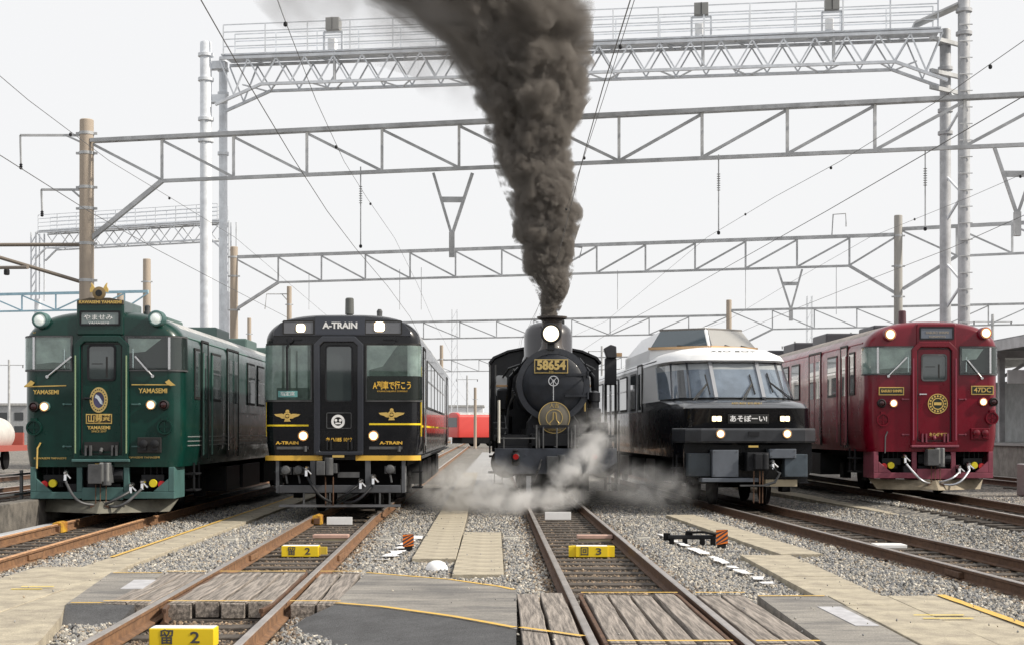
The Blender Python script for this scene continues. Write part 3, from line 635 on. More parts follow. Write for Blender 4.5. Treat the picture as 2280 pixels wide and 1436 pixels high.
def kiha40(root, cfg):
    X = lambda px: (px-cfg['cx'])/cfg['s']; Zf = lambda py: (cfg['ry']-py)/cfg['s']
    hw, zb, zs, zt, L = 1.40, .92, 3.08, 3.66, 20.0; rx, ry = .26, .34
    paint, paint_l = cfg['paint'], cfg['frame']; P = Plan(hw, rx, ry, L)
    shell('body', root, hw, zb, zs, zt, rx, ry, L, [paint, cfg['roof']])
    underfloor(root, zb, L, hw)
    cs = P.d[13]          # arc length where the side begins
    # wrap-round windscreens
    for s in (-1,1):
        xi = cfg['wx'][0 if s < 0 else 1]; z0, z1 = cfg['wz']
        gk = MB(); P.panel(gk, s*(xi-.03), s*(cs+.08), z0-.03, z1+.03, .0, .012); o = gk.build('windscreen', gasket, root, smooth=True)
        MB_ = MB(); P.panel(MB_, s*xi, s*(cs+.06), z0, z1, .022, .006); MB_.build('pane', glass_t, o, smooth=True)
        q = MB(); P.panel(q, s*xi, s*(cs+.05), z0, z1, .010, .004); q.build('cab_light_backing', cab_daylight if cfg['lit'][0 if s < 0 else 1] else cab_dark, o)  # flat backing painted pale for daylight in the cab, dark where unlit
        q = MB(); X0, X1 = xi+.02, hw-rx; H_ = z1-z0
        if cfg['lit'][0 if s < 0 else 1]:
            Q = [(s*X0,z0),(s*X1,z0),(s*X1,z0+H_*.16),(s*(X0+.3),z0+H_*.22),(s*X0,z0+H_*.2)]
        else: Q = [(s*X0,z0+H_*.5),(s*(X0+.3),z0+H_*.55),(s*(X1-.1),z1-.03),(s*X0,z1-.02)]
        q.prism(Q if s > 0 else Q[::-1], -.019, -.0145); q.build('cab_fitting_and_light', cab_mid if cfg['lit'][0 if s < 0 else 1] else cab_daylight, o)  # dark screens get a pale patch painted as daylight, pale ones a desk
        br = MB(); P.panel(br, s*(hw-rx+.02), s*(hw-rx+.055), z0, z1, .026, .012); br.build('corner_bar', steel, o)
        fr = MB(); P.panel(fr, s*xi, s*(cs+.06), z1, z1+.022, .008, .02); P.panel(fr, s*xi, s*(cs+.06), z0-.03, z0-.005, .008, .02); P.panel(fr, s*(xi-.03), s*(xi+.0), z0-.03, z1+.02, .008, .02); fr.build('window_trim', gear, o)
        # driver's side furniture seen through the glass: blind and card
        MB().box(s*(xi+.10),s*(xi+.12),-.0215,-.0195,z0+.03,z1-.2).build('sun_blind_rail', steel, o)
        wa = cfg['wip'][0 if s < 0 else 1]; wiper(root, *wa)
    # gangway frame and door
    dw, dz0, dz1 = .48, 1.06, 3.22
    f = MB(); c = .16
    A = [(-dw,dz0),(dw,dz0),(dw,dz1-c),(dw-c,dz1),(-dw+c,dz1),(-dw,dz1-c)]; w = .115
    B = [(-dw+w,dz0+.06),(dw-w,dz0+.06),(dw-w,dz1-c-.03),(dw-c-.03,dz1-w),(-dw+c+.03,dz1-w),(-dw+w,dz1-c-.03)]
    vs = []; k = 6
    for Q, y in ((A,0.),(A,-.07),(B,-.07),(B,.0)): vs += [(x,y,z) for x,z in Q]
    f.add(vs, [(i*k+j, i*k+(j+1)%k, ((i+1)%4)*k+(j+1)%k, ((i+1)%4)*k+j) for i in range(4) for j in range(k)])
    f.build('gangway_frame', paint, root, bevel=.015)
    for s in (-1,1):
        MB().box(s*(dw-.035)-.01,s*(dw-.035)+.01,-.085,-.069,dz0+.1,dz1-.35).build('frame_rib', cfg['rib'], root)
    o = MB(); o.box(-dw+w,dw-w,-.012,0.,dz0+.06,dz1-w); d = o.build('door', paint, root)
    e = MB(); rframe(e, -dw+w+.01, dw-w-.01, dz0+.08, dz1-w-.02, .06, .018, -.012, -.024); e.build('door_seal', gasket, d)
    wz0, wz1, wx = cfg['dwin']
    q = MB(); rframe(q, -wx-.035, wx+.035, wz0-.035, wz1+.035, .07, .035, -.012, -.034); q.build('window_frame', cfg['dframe'], d)
    q = MB(); rpanel(q, -wx, wx, wz0, wz1, .05, -.012, -.022); q.build('pane', glass, d)
    q = MB(); q.box(wx*.35,wx*.5,-.0235,-.022,wz0+.03,wz1-.18); q.box(-wx*.8,wx*.1,-.0235,-.022,wz0+.26,wz0+.275); q.build('cab_fitting_and_light', gasket, d)
    hd = MB(); hd.tube((-dw+w+.06,-.05,2.12),(-dw+w+.2,-.05,2.12),.016,8); hd.tube((-dw+w+.07,-.05,2.12),(-dw+w+.07,-.01,2.12),.02,8); hd.build('door_handle', cfg['handle'], d)
    # foot plate with brackets at the bottom of the door
    b = MB(); b.box(-.3,.3,-.03,-.011,1.2,1.36); b.build('recess', cfg['recess'], d)
    for x in (-.26,-.18,.2,.27): MB().box(x-.015,x+.015,-.10,-.03,1.12,1.3).build('bracket', cfg['brack'], d)
    MB().tube((0,-.1,1.18),(0,-.03,1.24),.03,8).build('catch', cfg['brack'], d)
    MB().box(-dw-.02,dw+.02,-.12,.0,dz0-.05,dz0).build('threshold', cfg['frame'], root, bevel=.01)
    MB().box(-.12,.12,-.014,-.002,.955,.985).build('number_plate', gold, root)
    # hinges, steps and receptacles on the face
    for s in (-1,1):
        for z in (1.28,2.02):
            h = MB(); h.box(s*.52,s*.68,-.022,.0,z-.012,z+.012); h.lathe((s*.66,0,z),(0,-1,0),[(.02,0),(.018,.05)],8); h.build('hinge', cfg['frame'], root)
    for (px,py) in cfg['rings']:
        g = MB(); g.ring((X(px),.0,Zf(py)),.135,.03,.05,26); g.disc((X(px),.0,Zf(py)),.105,.03,22); g.box(X(px)-.1,X(px)+.1,-.045,-.03,Zf(py)-.012,Zf(py)+.012); g.box(X(px)-.012,X(px)+.012,-.045,-.03,Zf(py)-.1,Zf(py)+.1); g.box(X(px)-.05,X(px)+.05,-.06,.0,Zf(py)+.12,Zf(py)+.17); g.build('receptacle', paint, root, smooth=True)
    x0, x1, y0, y1 = cfg['jump']
    j = MB(); j.box(X(x0),X(x1),-.05,0.,Zf(y1),Zf(y0)); j.build('jumper_box', cfg['jumpm'], root, bevel=.012)
    j = MB()
    for t in (.27,.73):
        xx = X(x0)+(X(x1)-X(x0))*t; zz = (Zf(y0)+Zf(y1))/2; j.lathe((xx,-.05,zz+.02),(0,-1,0),[(.075,0),(.07,.05),(.03,.07)],14); j.box(xx-.05,xx+.05,-.09,-.05,zz-.09,zz-.04)
    j.build('jumper_head', cfg['jhead'], root, smooth=True)
    for (px,py,lit) in cfg['tails']:
        lamp(root, X(px), Zf(py), .068, lampon if lit else taild, cfg['frame'] if lit else gasket, name='marker_light', depth=.06)
    for (px,py) in cfg['heads']:
        lamp(root, X(px), Zf(py), cfg['hr'], cfg['hlens'], cfg['hring'], y=.08, depth=.2)
    # destination box
    x0, x1, zt0, zt1 = cfg['dest']
    q = MB(); q.box(x0-.09,x1+.09,-.03,1.3,zt0-.2,cfg['dtop']); q.build('destination_box', paint, root, bevel=.03)
    q = MB(); rframe(q, x0-.03,x1+.03,zt0-.03,zt1+.03,.02,.03,-.03,-.05); q.build('destination_frame', gear_d, root)
    q = MB(); q.box(x0,x1,-.036,-.03,zt0,zt1); q.build('destination_blind', cfg['blind'], root)
    # hand pipe on the left flank of the face
    MB().path([(X(cfg['pipe'][0]),-.03,Zf(cfg['pipe'][1])),(X(cfg['pipe'][0])-.05,-.05,Zf(cfg['pipe'][1])-.1),(X(cfg['pipe'][0])-.06,-.05,Zf(cfg['pipe'][1])-.45)],.016,8).build('hand_pipe', gold if cfg['paint'] is green else gear, root)
    front_skirt(root, X, Zf, cfg['frame'], 1.26, zb, .36)
    coupler(root, .80, gear)
    c = MB(); c.box(.0,.17,-.2,.0,.66,1.0); c.build('coupler_cover', mat('coupler_cover_grey', (.22,.225,.22), .5), root, bevel=.02)
    plow(root, cfg['plow'])
    for (x,z) in ((-.62,.82),(.72,.66),(.52,.6)): cock(root, x, z, -.05)
    hm = cfg['hose']
    hose(root, -.60, .66, -.12, .26, -.1, .18, hm); hose(root, .72, .54, .14, .24, -.1, .2, hm); hose(root, .52, .5, .06, .27, -.06, .05, hm)
    ch = MB()
    for x in (-.08,.0,.1): ch.tube((x,-.1,.62),(x,-.12,.2),.009,6)
    ch.box(-.16,.16,-.16,-.02,.18,.25); ch.build('coupling_chain', rust_d, root)
    # sides
    for s in (-1,1):
        side_fit(root, P, hw, s, [(1.1,1.5),(2.75,3.6)]+[(y,y+.9) for y in (6.9,8.3,9.7,11.1,12.5)], [(1.75,2.35),(4.4,5.7),(14.5,15.8)], 2.18, 3.02, paint, zb)
        st = MB()
        for z in (1.28,1.36,1.44): st.box(s*(hw-.005),s*(hw+.006),.5,L-.5,z,z+.018)
        st.build('side_stripe', cfg['stripe'], root)
        MB().path([(s*(hw-.03),.5,3.22),(s*(hw-.03),L-.5,3.22)],.02,6).build('rain_gutter', cfg['gutter'], root)
        v = MB(); v.tube((s*(hw+.06),1.62,1.1),(s*(hw+.06),1.62,3.0),.018,6); v.tube((s*(hw+.06),2.48,1.1),(s*(hw+.06),2.48,3.0),.018,6); v.build('grab_rail', cfg['gutter'], root)
    rooftop(root, zt, [(3.0,4.4,.5,.12),(7,8.6,.7,.2),(11,12.6,.7,.2),(15,16.6,.7,.2)], cfg['runit'])
    return X, Zf

# ---------------- green railcar
yaw = -math.atan(-.016)
gr = thing('green_railcar', 'dark green railcar with gold lettering and bird ornaments', 'train', (-913*26/F, 26, RT), .012)
X, Zf = kiha40(gr, dict(cx=227, s=127., ry=1156, paint=green, lit=(1,0), frame=green_l, roof=roofg, wx=(.54,.44), wz=(2.63,3.19), wip=((-.55,2.82,-.94,2.5),(.63,2.82,.9,2.51)), rib=mat('pale_green_rib',(.28,.38,.22),.5),
    dwin=(2.46,3.03,.215), dframe=gear_d, handle=gear_d, recess=gasket, brack=gear, rings=((77,952),(367,950)), jump=(307,360,973,1008), jumpm=gasket, jhead=gear_d,
    tails=((77,905,0),(101,905,1),(337,901,1),(365,901,0)), heads=((93,714),(350,710)), hr=.105, hlens=lampoff, hring=green_l, dest=(-.35,.30,3.42,3.62), dtop=3.84, blind=mat('blind_grey',(.16,.2,.2),.25,coat=.6),
    pipe=(92,985), plow=mat('plough_olive',(.13,.125,.10),.7,var=.3), hose=gear, stripe=mat('side_stripe_silver',(.3,.33,.33),.4,metal=.4), gutter=mat('gutter_green',(.08,.16,.14),.4), runit=mat('roof_unit_green',(.07,.12,.11),.5)))
text('やませみ', 'destination_text', wpaint, gr, X(220), -.038, Zf(708), .075, .5); text('YAMASEMI', 'destination_text', wpaint, gr, X(221), -.038, Zf(720), .03, .36)
for px0, px1, py, tz, s in ((55,148,858,872,-1),(293,388,856,869,1)):
    b = MB(); b.bar((X(px0),-.012,Zf(py)-.02*(s<0)),(X(px1),-.012,Zf(py)+.0),.012,.018); bx = X(68) if s < 0 else X(378)
    bx += .0; zz = Zf(py)
    Q = [(-.10,-.01),(-.02,-.02),(.04,.0),(.08,.05),(.045,.07),(.015,.09),(-.03,.045)]; Q = [(bx+(x if s < 0 else -x), zz+z) for x,z in Q]
    b.prism(Q if s < 0 else Q[::-1], -.03, -.004); b.build('bird_ornament', gold, gr)
text('YAMASEMI', 'name_lettering', gold, gr, X(104), -.012, Zf(873), .075, .45, off=.002); text('YAMASEMI', 'name_lettering', gold, gr, X(341), -.012, Zf(870), .085, .50, off=.002)
text('YAMASEMI KAWASEMI', 'small_lettering', gold, gr, X(104), .03, Zf(741), .035, .5); text('YAMASEMI KAWASEMI', 'small_lettering', gold, gr, X(338), .03, Zf(737), .035, .53)
text('KAWASEMI YAMASEMI', 'small_lettering', gold, gr, X(112), -.004, Zf(1020), .035, .56); text('KAWASEMI YAMASEMI', 'small_lettering', gold, gr, X(318), -.004, Zf(1018), .035, .58)
em = MB(); em.ring((X(221),-.02,Zf(890)),.2,.075,.02,30,0,.78,1.12); em.build('oval_emblem', brass, gr, smooth=True)
em = MB(); em.disc((X(221),-.014,Zf(890)),.14,.01,24,0,.78,1.12); em.build('emblem_field', mat('emblem_blue',(.06,.06,.14),.4), gr)
em = MB(); em.prism([(X(221)+a,Zf(890)+b) for a,b in ((-.07,.04),(-.03,.02),(.02,-.06),(.07,-.09),(.06,-.02),(.0,.07),(-.05,.1))], -.028, -.022); em.build('emblem_bird', mat('emblem_pale',(.55,.62,.7),.4), gr)
dts = MB()
for i in range(22): a = 2*PI*i/22; dts.disc((X(221)+.163*.78*math.cos(a),-.038,Zf(890)+.163*1.12*math.sin(a)),.012,.006,6)
dts.build('emblem_beads', gasket, gr)['kind'] = 'stuff'
MB().box(X(192),X(250),-.022,-.012,Zf(943),Zf(921)).build('name_plate', gold, gr); MB().box(X(194.5),X(247.5),-.026,-.02,Zf(940.5),Zf(923.5)).build('name_plate_field', gasket, gr)
text('山翡翠', 'name_plate_text', gold, gr, X(221), -.028, Zf(932), .11, .38, off=.003)
text('YAMASEMI', 'door_lettering', gold, gr, X(221), -.018, Zf(952), .06, .40, off=.002); text('SINCE 2017', 'door_lettering', gold, gr, X(221), -.018, Zf(960), .035, .26)
b = MB(); b.box(X(174),X(276),-.05,.02,Zf(679),Zf(669)); b.prism([(X(178),Zf(669)),(X(272),Zf(669)),(X(245),Zf(664)),(X(200),Zf(664))], -.04, .0); b.build('crest_board', mat('crest_brown',(.07,.055,.035),.5), gr, bevel=.005)
text('KAWASEMI YAMASEMI', 'crest_lettering', gold, gr, X(225), -.054, Zf(674), .05, .74, off=.002)
b = MB(); b.lathe((X(222),.0,Zf(654)),(0,-1,0),[(.11,0),(.115,.05),(.08,.06)],22); o = b.build('crest_roundel', mat('roundel_bronze',(.25,.18,.09),.45,metal=.4), gr, smooth=True); MB().disc((X(222),-.06,Zf(654)),.06,.008,16).build('roundel_field', gasket, o)
for s in (-1,1):
    Q = [(.0,0),(.09,-.02),(.10,.04),(.06,.09),(.07,.15),(.03,.12),(-.02,.06)]; Q = [(X(222)+s*(.09+x*.7), Zf(650)+z) for x,z in Q]
    MB().prism(Q if s > 0 else Q[::-1], -.05, -.01).build('gilded_bird', gold, gr)
horn = MB(); horn.lathe((X(310),.6,3.62),(0,0,1),[(.06,0),(.06,.06),(.045,.07),(.05,.16),(.03,.18)],12); horn.build('horn', gear, gr)

# ---------------- maroon railcar
mr = thing('maroon_railcar', 'maroon railcar with round gold emblem on its end door', 'train', (939*31.1/F, 31.1, RT+.2), .012)
X, Zf = kiha40(mr, dict(cx=2079, s=106., ry=1102, paint=maroon, lit=(1,0), frame=maroon_l, roof=roofb, wx=(.43,.57), wz=(2.56,3.10), wip=((-.62,2.86,-.97,2.5),(.72,2.8,1.0,2.46)), rib=mat('pale_maroon_rib',(.30,.06,.10),.5),
    dwin=(2.43,2.93,.235), dframe=gear, handle=steel, recess=maroon, brack=maroon_l, rings=((1965,934),(2208,930)), jump=(2161,2202,952,978), jumpm=maroon, jhead=maroon,
    tails=((1962,897,0),(1988,897,1),(2188,894,1),(2212,894,0)), heads=((1979,745),(2192,742)), hr=.095, hlens=lampon, hring=maroon_l, dest=(-.28,.38,3.29,3.5), dtop=3.60, blind=mat('blind_blue_grey',(.12,.14,.18),.25,coat=.6),
    pipe=(1975,960), plow=mat('plough_tan',(.24,.20,.14),.7,var=.3), hose=mat('chrome_hose',(.5,.52,.55),.35,metal=.9), stripe=maroon, gutter=mat('gutter_maroon',(.3,.1,.12),.4), runit=mat('roof_unit_dark',(.04,.04,.05),.5)))
text('ISABURO SHINPEI', 'destination_text', mat('faded_letters',(.42,.36,.28),.6), mr, X(2086), -.038, Zf(741), .05, .48); text('KUMAMOTO', 'destination_text', MATS['faded_letters'], mr, X(2086), -.038, Zf(750), .04, .34)
for x0, x1, y0, y1, tt in ((1956,2012,861,879,'ISABURO SHINPEI'),(2162,2212,858,878,'47DC')):
    o = MB().box(X(x0),X(x1),-.025,0.,Zf(y1),Zf(y0)).build('name_plate', gold, mr); MB().box(X(x0)+.02,X(x1)-.02,-.03,-.02,Zf(y1)+.02,Zf(y0)-.02).build('name_plate_field', mat('plate_dark_green',(.012,.02,.014),.4), o)
    text(tt, 'name_plate_text', gold, mr, (X(x0)+X(x1))/2, -.033, (Zf(y0)+Zf(y1))/2, .10 if tt[0] == '4' else .055, .36 if tt[0] == '4' else .44, off=.002)
o = MB().disc((X(2087),-.012,Zf(898)),.205,.016,30).build('round_emblem', mat('emblem_black',(.012,.02,.014),.4), mr)
e = MB(); e.ring((X(2087),-.026,Zf(898)),.21,.018,.01,32); e.ring((X(2087),-.026,Zf(898)),.125,.02,.01,28); e.box(X(2087)-.08,X(2087)+.08,-.036,-.026,Zf(898)-.03,Zf(898)+.03)
for i in range(16): a = 2*PI*i/16; e.disc((X(2087)+.16*math.cos(a),-.026,Zf(898)+.16*math.sin(a)),.022,.01,8)
e.build('emblem_tracery', gold, o)
text('キハ47 9082', 'number_text', gold, mr, X(2088), -.033, Zf(967), .07, .38, off=.002)
antenna(mr, X(2035), .9, 3.6, mat('antenna_maroon',(.08,.03,.04),.5))
# ---------------- black and gold railcar
at_ = thing('black_railcar', 'black and gold railcar with winged emblems and yellow stripes', 'train', (-378*27.3/F, 27.3, RT), .016)
X = lambda px: (px-762)/121.; Zf = lambda py: (1146-py)/121.
hw, zb, zs, zt, L = 1.43, 1.02, 3.2, 3.70, 20.0
P = Plan(hw, .22, .3, L)
shell('body', at_, hw, zb, zs, zt, .22, .3, L, [blackp, roofg], e=3.4, roof_from=.5, roof_z=.1)
underfloor(at_, zb, L, hw)
cs = P.d[13]; root = at_
# lamp band above the windscreens
b = MB(); b.prism([(-1.27,Zf(748)),(1.27,Zf(748)),(1.25,Zf(735)),(1.14,Zf(719)),(1.0,Zf(712)),(.45,Zf(704)),(-.45,Zf(704)),(-1.0,Zf(712)),(-1.14,Zf(719)),(-1.25,Zf(735))], -.02, .04); o = b.build('lamp_band', navy, root, bevel=.01)
for x0, x1 in ((632,698),(814,893)):
    q = MB(); rframe(q, X(x0)-.02, X(x1)+.02, Zf(745), Zf(713), .03, .025, -.02, -.032); q.build('lamp_window_frame', gasket, o)
    P.panel(MBq := MB(), X(x0), X(x1), Zf(742), Zf(716), .018, .006); MBq.build('lamp_window', glass_l, o)
for px, py, r in ((670,730,.08),(845,727,.092)):
    q = MB(); rpanel(q, X(px)-r, X(px)+r, Zf(py)-r*.92, Zf(py)+r*.92, .05, -.024, -.034); q.build('headlight', mat('lamp_lit_square', (1,.8,.5), .3, emit=(1,.74,.42), es=6.5), root)
MB().box(X(702),X(813),-.034,-.018,Zf(745),Zf(704)).build('name_board', mat('board_navy',(.03,.035,.05),.3,coat=.4), root, bevel=.006)
text('A-TRAIN', 'name_board_text', wpaint, root, X(758), -.038, Zf(725), .11, .64, off=.006)
for s, x0, x1 in ((-1,598,692),(1,817,930)):
    xi = abs(X(x1 if s < 0 else x0)); z0, z1 = Zf(889), Zf(768)
    gk = MB(); P.panel(gk, s*(xi-.04), s*(cs+.0), z0-.04, z1+.04, 0, .012); o = gk.build('windscreen', gasket, root, smooth=True)
    gk = MB(); P.panel(gk, s*xi, s*(cs-.03), z0, z1, .022, .005); gk.build('pane', glass_t, o, smooth=True)
    gk = MB(); P.panel(gk, s*xi, s*(cs-.03), z0, z1, .010, .004); gk.build('cab_light_backing', cab_daylight, o)  # flat backing whose pale tone stands for daylight inside the cab
    q = MB(); H_ = z1-z0
    if s < 0:
        for a, b_, t_ in ((.0,.07,1.),(.30,.34,.9),(.46,.49,.95),(.60,.66,1.)): q.box(-(xi+a*.8),-(xi+b_*.8),-.019,-.0145,z0,z0+H_*t_)
        q.box(-(xi+.02),-1.2,-.019,-.0145,z0,z0+H_*.22)
    else: q.prism([(1.2,z0+.3),(1.2,z1),(1.02,z1),(.75,z0+H_*.62),(.5,z0+H_*.55),(.5,z0+.3)], -.019, -.0145)
    q.build('cab_fitting_and_light', cab_mid, o)
    tr = MB(); P.panel(tr, s*(xi-.02), s*(cs-.02), z0-.03, z0-.008, .01, .016); P.panel(tr, s*(xi-.02), s*(xi), z0, z1, .01, .016); tr.build('window_trim', gear, o)
    if s < 0:
        MB().box(X(620),X(663),-.034,-.029,Zf(883),Zf(869)).build('seat_card', mat('card_teal',(.12,.32,.32),.6), o)
        text('指定席', 'card_text', wpaint, o, X(641), -.036, Zf(876), .06, .26)
        w = MB(); w.tube((X(640),-.07,Zf(770)),(X(641),-.06,Zf(868)),.02,6); w.lathe((X(647),.0,Zf(757)),(0,-1,0),[(.06,0),(.05,.08)],12); w.tube((X(647),-.06,Zf(757)),(X(640),-.06,Zf(775)),.022,6); w.build('wiper', gear_d, root)
    else:
        gk = MB(); P.panel(gk, xi+.005, cs-.04, z0+.005, Zf(836), .029, .003); gk.build('window_sign', mat('sign_black',(.008,.012,.010),.25), o)
        text('A列車で行こう', 'window_sign_text', goldy, o, X(874), -.036, Zf(858), .115, .70, off=.004); text('KYUSHU RAILWAY COMPANY', 'window_sign_text', goldy, o, X(874), -.036, Zf(870), .03, .56)
    yl = MB(); P.panel(yl, s*abs(X(687 if s < 0 else 822)), s*(cs+.02), Zf(948 if s < 0 else 945), Zf(944 if s < 0 else 941), .001, .006); yl.build('yellow_stripe', pyel, root)
    yb = MB(); P.panel(yb, s*abs(X(718 if s < 0 else 792)), s*(cs-.12), Zf(1024), Zf(1013), .001, .03); yb.build('gold_bar', goldy, root)
    ge = MB(); ge.box(s*(hw+.0),s*(hw+.02),.33,.38,1.45,2.75); ge.build('gold_edge', pyel, root)
    gb = MB(); gx0, gx1 = (617,688) if s < 0 else (822,896); gb.box(X(gx0),X(gx1),-.035,0.,Zf(999),Zf(993)); gb.tube((X(gx1)-.06,-.05,Zf(992)),(X(gx1)-.06,-.05,Zf(1004)),.03,8); gb.build('step_bar', gear, root)
    ex, ez = (X(640), Zf(925)) if s < 0 else (X(872), Zf(922))
    e = MB()
    for q in (-1,1):
        W = [(.03,.02),(.10,.045),(.24,.035),(.21,.0),(.14,-.02),(.10,-.045),(.04,-.05)]; W = [(ex+q*a, ez+b) for a,b in W]; e.prism(W if q < 0 else W[::-1], -.02, -.002)
    e.ring((ex,-.002,ez),.072,.03,.02,20); e.disc((ex,-.002,ez+.085),.035,.02,10); e.prism([(ex-.06,ez-.1),(ex+.06,ez-.1),(ex+.04,ez-.06),(ex-.04,ez-.06)], -.02, -.002); e.disc((ex,-.01,ez),.028,.02,10)
    e.build('winged_emblem', gold, root)
    lamp(root, X(676 if s < 0 else 832), Zf(969), .078, lampwarm, navy, name='headlight', depth=.05)
    text('A-TRAIN', 'small_lettering', goldy, root, X(640 if s < 0 else 871), -.006, Zf(985), .055, .42, off=.003)
    h = MB(); h.tube((s*1.0,-.0,Zf(756)),(s*1.0,-.05,Zf(756)),.03,8); h.box(s*.75,s*.95,-.04,0.,Zf(757),Zf(754)); h.build('window_washer', gear_d, root)
# gangway and door
f = MB(); dw, dz0, dz1, c, w = .455, Zf(1011), Zf(748), .15, .11
A = [(-dw,dz0),(dw,dz0),(dw,dz1-c),(dw-c,dz1),(-dw+c,dz1),(-dw,dz1-c)]; B = [(-dw+w,dz0+.06),(dw-w,dz0+.06),(dw-w,dz1-c-.03),(dw-c-.03,dz1-w),(-dw+c+.03,dz1-w),(-dw+w,dz1-c-.03)]
vs = []
for Q, y in ((A,0.),(A,-.09),(B,-.09),(B,0.)): vs += [(x-.06,y,z) for x,z in Q]
f.add(vs, [(i*6+j, i*6+(j+1)%6, ((i+1)%4)*6+(j+1)%6, ((i+1)%4)*6+j) for i in range(4) for j in range(6)]); f.build('gangway_frame', navy, root, bevel=.015)
d = MB().box(-dw+w-.06,dw-w-.06,-.014,0.,dz0+.06,dz1-w).build('door', blackp, root)
q = MB(); rframe(q, X(724), X(786), Zf(894), Zf(767), .08, .03, -.014, -.032); q.build('window_frame', gear_d, d)
q = MB(); rpanel(q, X(727), X(783), Zf(891), Zf(770), .06, -.014, -.024); q.build('pane', glass, d)
q = MB(); rframe(q, X(727), X(783), Zf(953), Zf(917), .03, .014, -.014, -.024); q.build('emblem_frame', gear, d)
q = MB(); q.ring((X(753),-.016,Zf(937)),.125,.045,.012,28); q.disc((X(753)-.04,-.016,Zf(937)+.02),.026,.012,10); q.disc((X(753)+.04,-.016,Zf(937)+.02),.026,.012,10); q.box(X(753)-.05,X(753)+.05,-.028,-.016,Zf(937)-.05,Zf(937)-.02); q.build('round_emblem', wpaint, d)
text('キハ185 1012', 'number_text', goldy, d, X(755), -.022, Zf(978), .065, .48, off=.003)
for x in (X(730),X(738),X(776),X(784)): MB().box(x-.014,x+.014,-.1,-.01,Zf(1000),Zf(978)).build('bracket', gear_d, d)
MB().box(X(705),X(808),-.14,0.,Zf(1012),Zf(1004)).build('threshold', navy, root, bevel=.01); MB().box(X(742),X(768),-.15,-.13,Zf(1017),Zf(1012)).build('number_plate', gold, root)
# gear under the body
f = MB(); f.box(X(622),X(892),-.02,.06,Zf(1096),Zf(1079)); f.build('skirt_beam', mat('beam_grey',(.075,.08,.09),.45,var=.2,coat=.2), root, bevel=.01)
for x in (X(697),X(819)): MB().box(x-.05,x+.05,-.015,.055,Zf(1079),Zf(1022)).build('skirt_post', MATS['beam_grey'], root, bevel=.008)
for s, xx in ((-1,618),(1,898)): MB().box(X(xx)-.03,X(xx)+.03,.0,.5,Zf(1096),Zf(1024)).build('skirt_side', MATS['beam_grey'], root)
MB().box(X(622),X(892),-.06,.02,Zf(1127.5),Zf(1122)).build('rail_guard_bar', mat('guard_bar',(.16,.165,.175),.4,metal=.4), root)
for px in (677,846,868,735): MB().box(X(px)-.015,X(px)+.015,-.04,.0,Zf(1122.2),Zf(1096.2)).build('guard_stay', gear, root)
for px, py in ((636,1046),(664,1046),(868,1044)):
    g = MB(); g.lathe((X(px),.1,Zf(py)),(0,-1,0),[(.09,0),(.09,.1),(.07,.14),(.02,.15)],14); g.box(X(px)-.1,X(px)+.1,.05,.15,Zf(py)-.08,Zf(py)+.06); g.tube((X(px),.05,Zf(py)-.09),(X(px)+.03,.03,Zf(py)-.24),.02,6); g.build('jumper_socket', gear, root, smooth=True)
MB().box(X(626),X(888),.45,.5,Zf(1100),Zf(1022)).build('end_sill', undr, root)
MB().box(X(752),X(800),.0,.12,Zf(1062),Zf(1050)).build('draw_beam', gear, root)
c = MB(); c.box(X(708),X(727),-.28,.1,Zf(1056),Zf(1025)); c.lathe((X(735),-.2,Zf(1056)),(0,0,1),[(.08,0),(.08,.32)],14); c.box(X(727),X(752),-.2,.3,Zf(1052),Zf(1030)); c.build('coupler', gear, root, bevel=.012)
cock(root, X(684), Zf(1042)); cock(root, X(832), Zf(1060)); cock(root, X(804), Zf(1070))
hose(root, X(686), Zf(1060), X(738), Zf(1116), -.1, .12, gear_d, .026); hose(root, X(830), Zf(1080), X(768), Zf(1118), -.1, .16, gear_d, .026); hose(root, X(803), Zf(1074), X(752), Zf(1112), -.06, .03, gear_d, .026)
for px in (726,743): MB().tube((X(px),-.1,Zf(1060)),(X(px),-.08,Zf(1124)),.012,6).build('chain', rust_d, root)
antenna(root, X(767), 1.0, 3.7, mat('antenna_grey',(.10,.105,.10),.5), .36)
horn = MB(); horn.lathe((X(838),.8,3.63),(0,0,1),[(.07,0),(.07,.06),(.05,.08),(.055,.18),(.03,.22)],12); horn.build('horn', gear, root)
for s in (-1,1):
    side_fit(root, P, hw, s, [(3.1,4.6)]+[(y,y+1.5) for y in (5.0,7.0,9.0,11.0,13.0)], [(1.4,2.3),(17.3,18.3)], 2.05, 2.95, blackp, zb, gear)
    st = MB(); st.box(s*(hw-.004),s*(hw+.005),.5,L-.5,1.62,1.66); st.build('yellow_stripe', pyel, root)
    MB().box(s*(hw-.01),s*(hw+.012),.6,L-.5,1.03,1.07).build('sill_strip', gear, root)

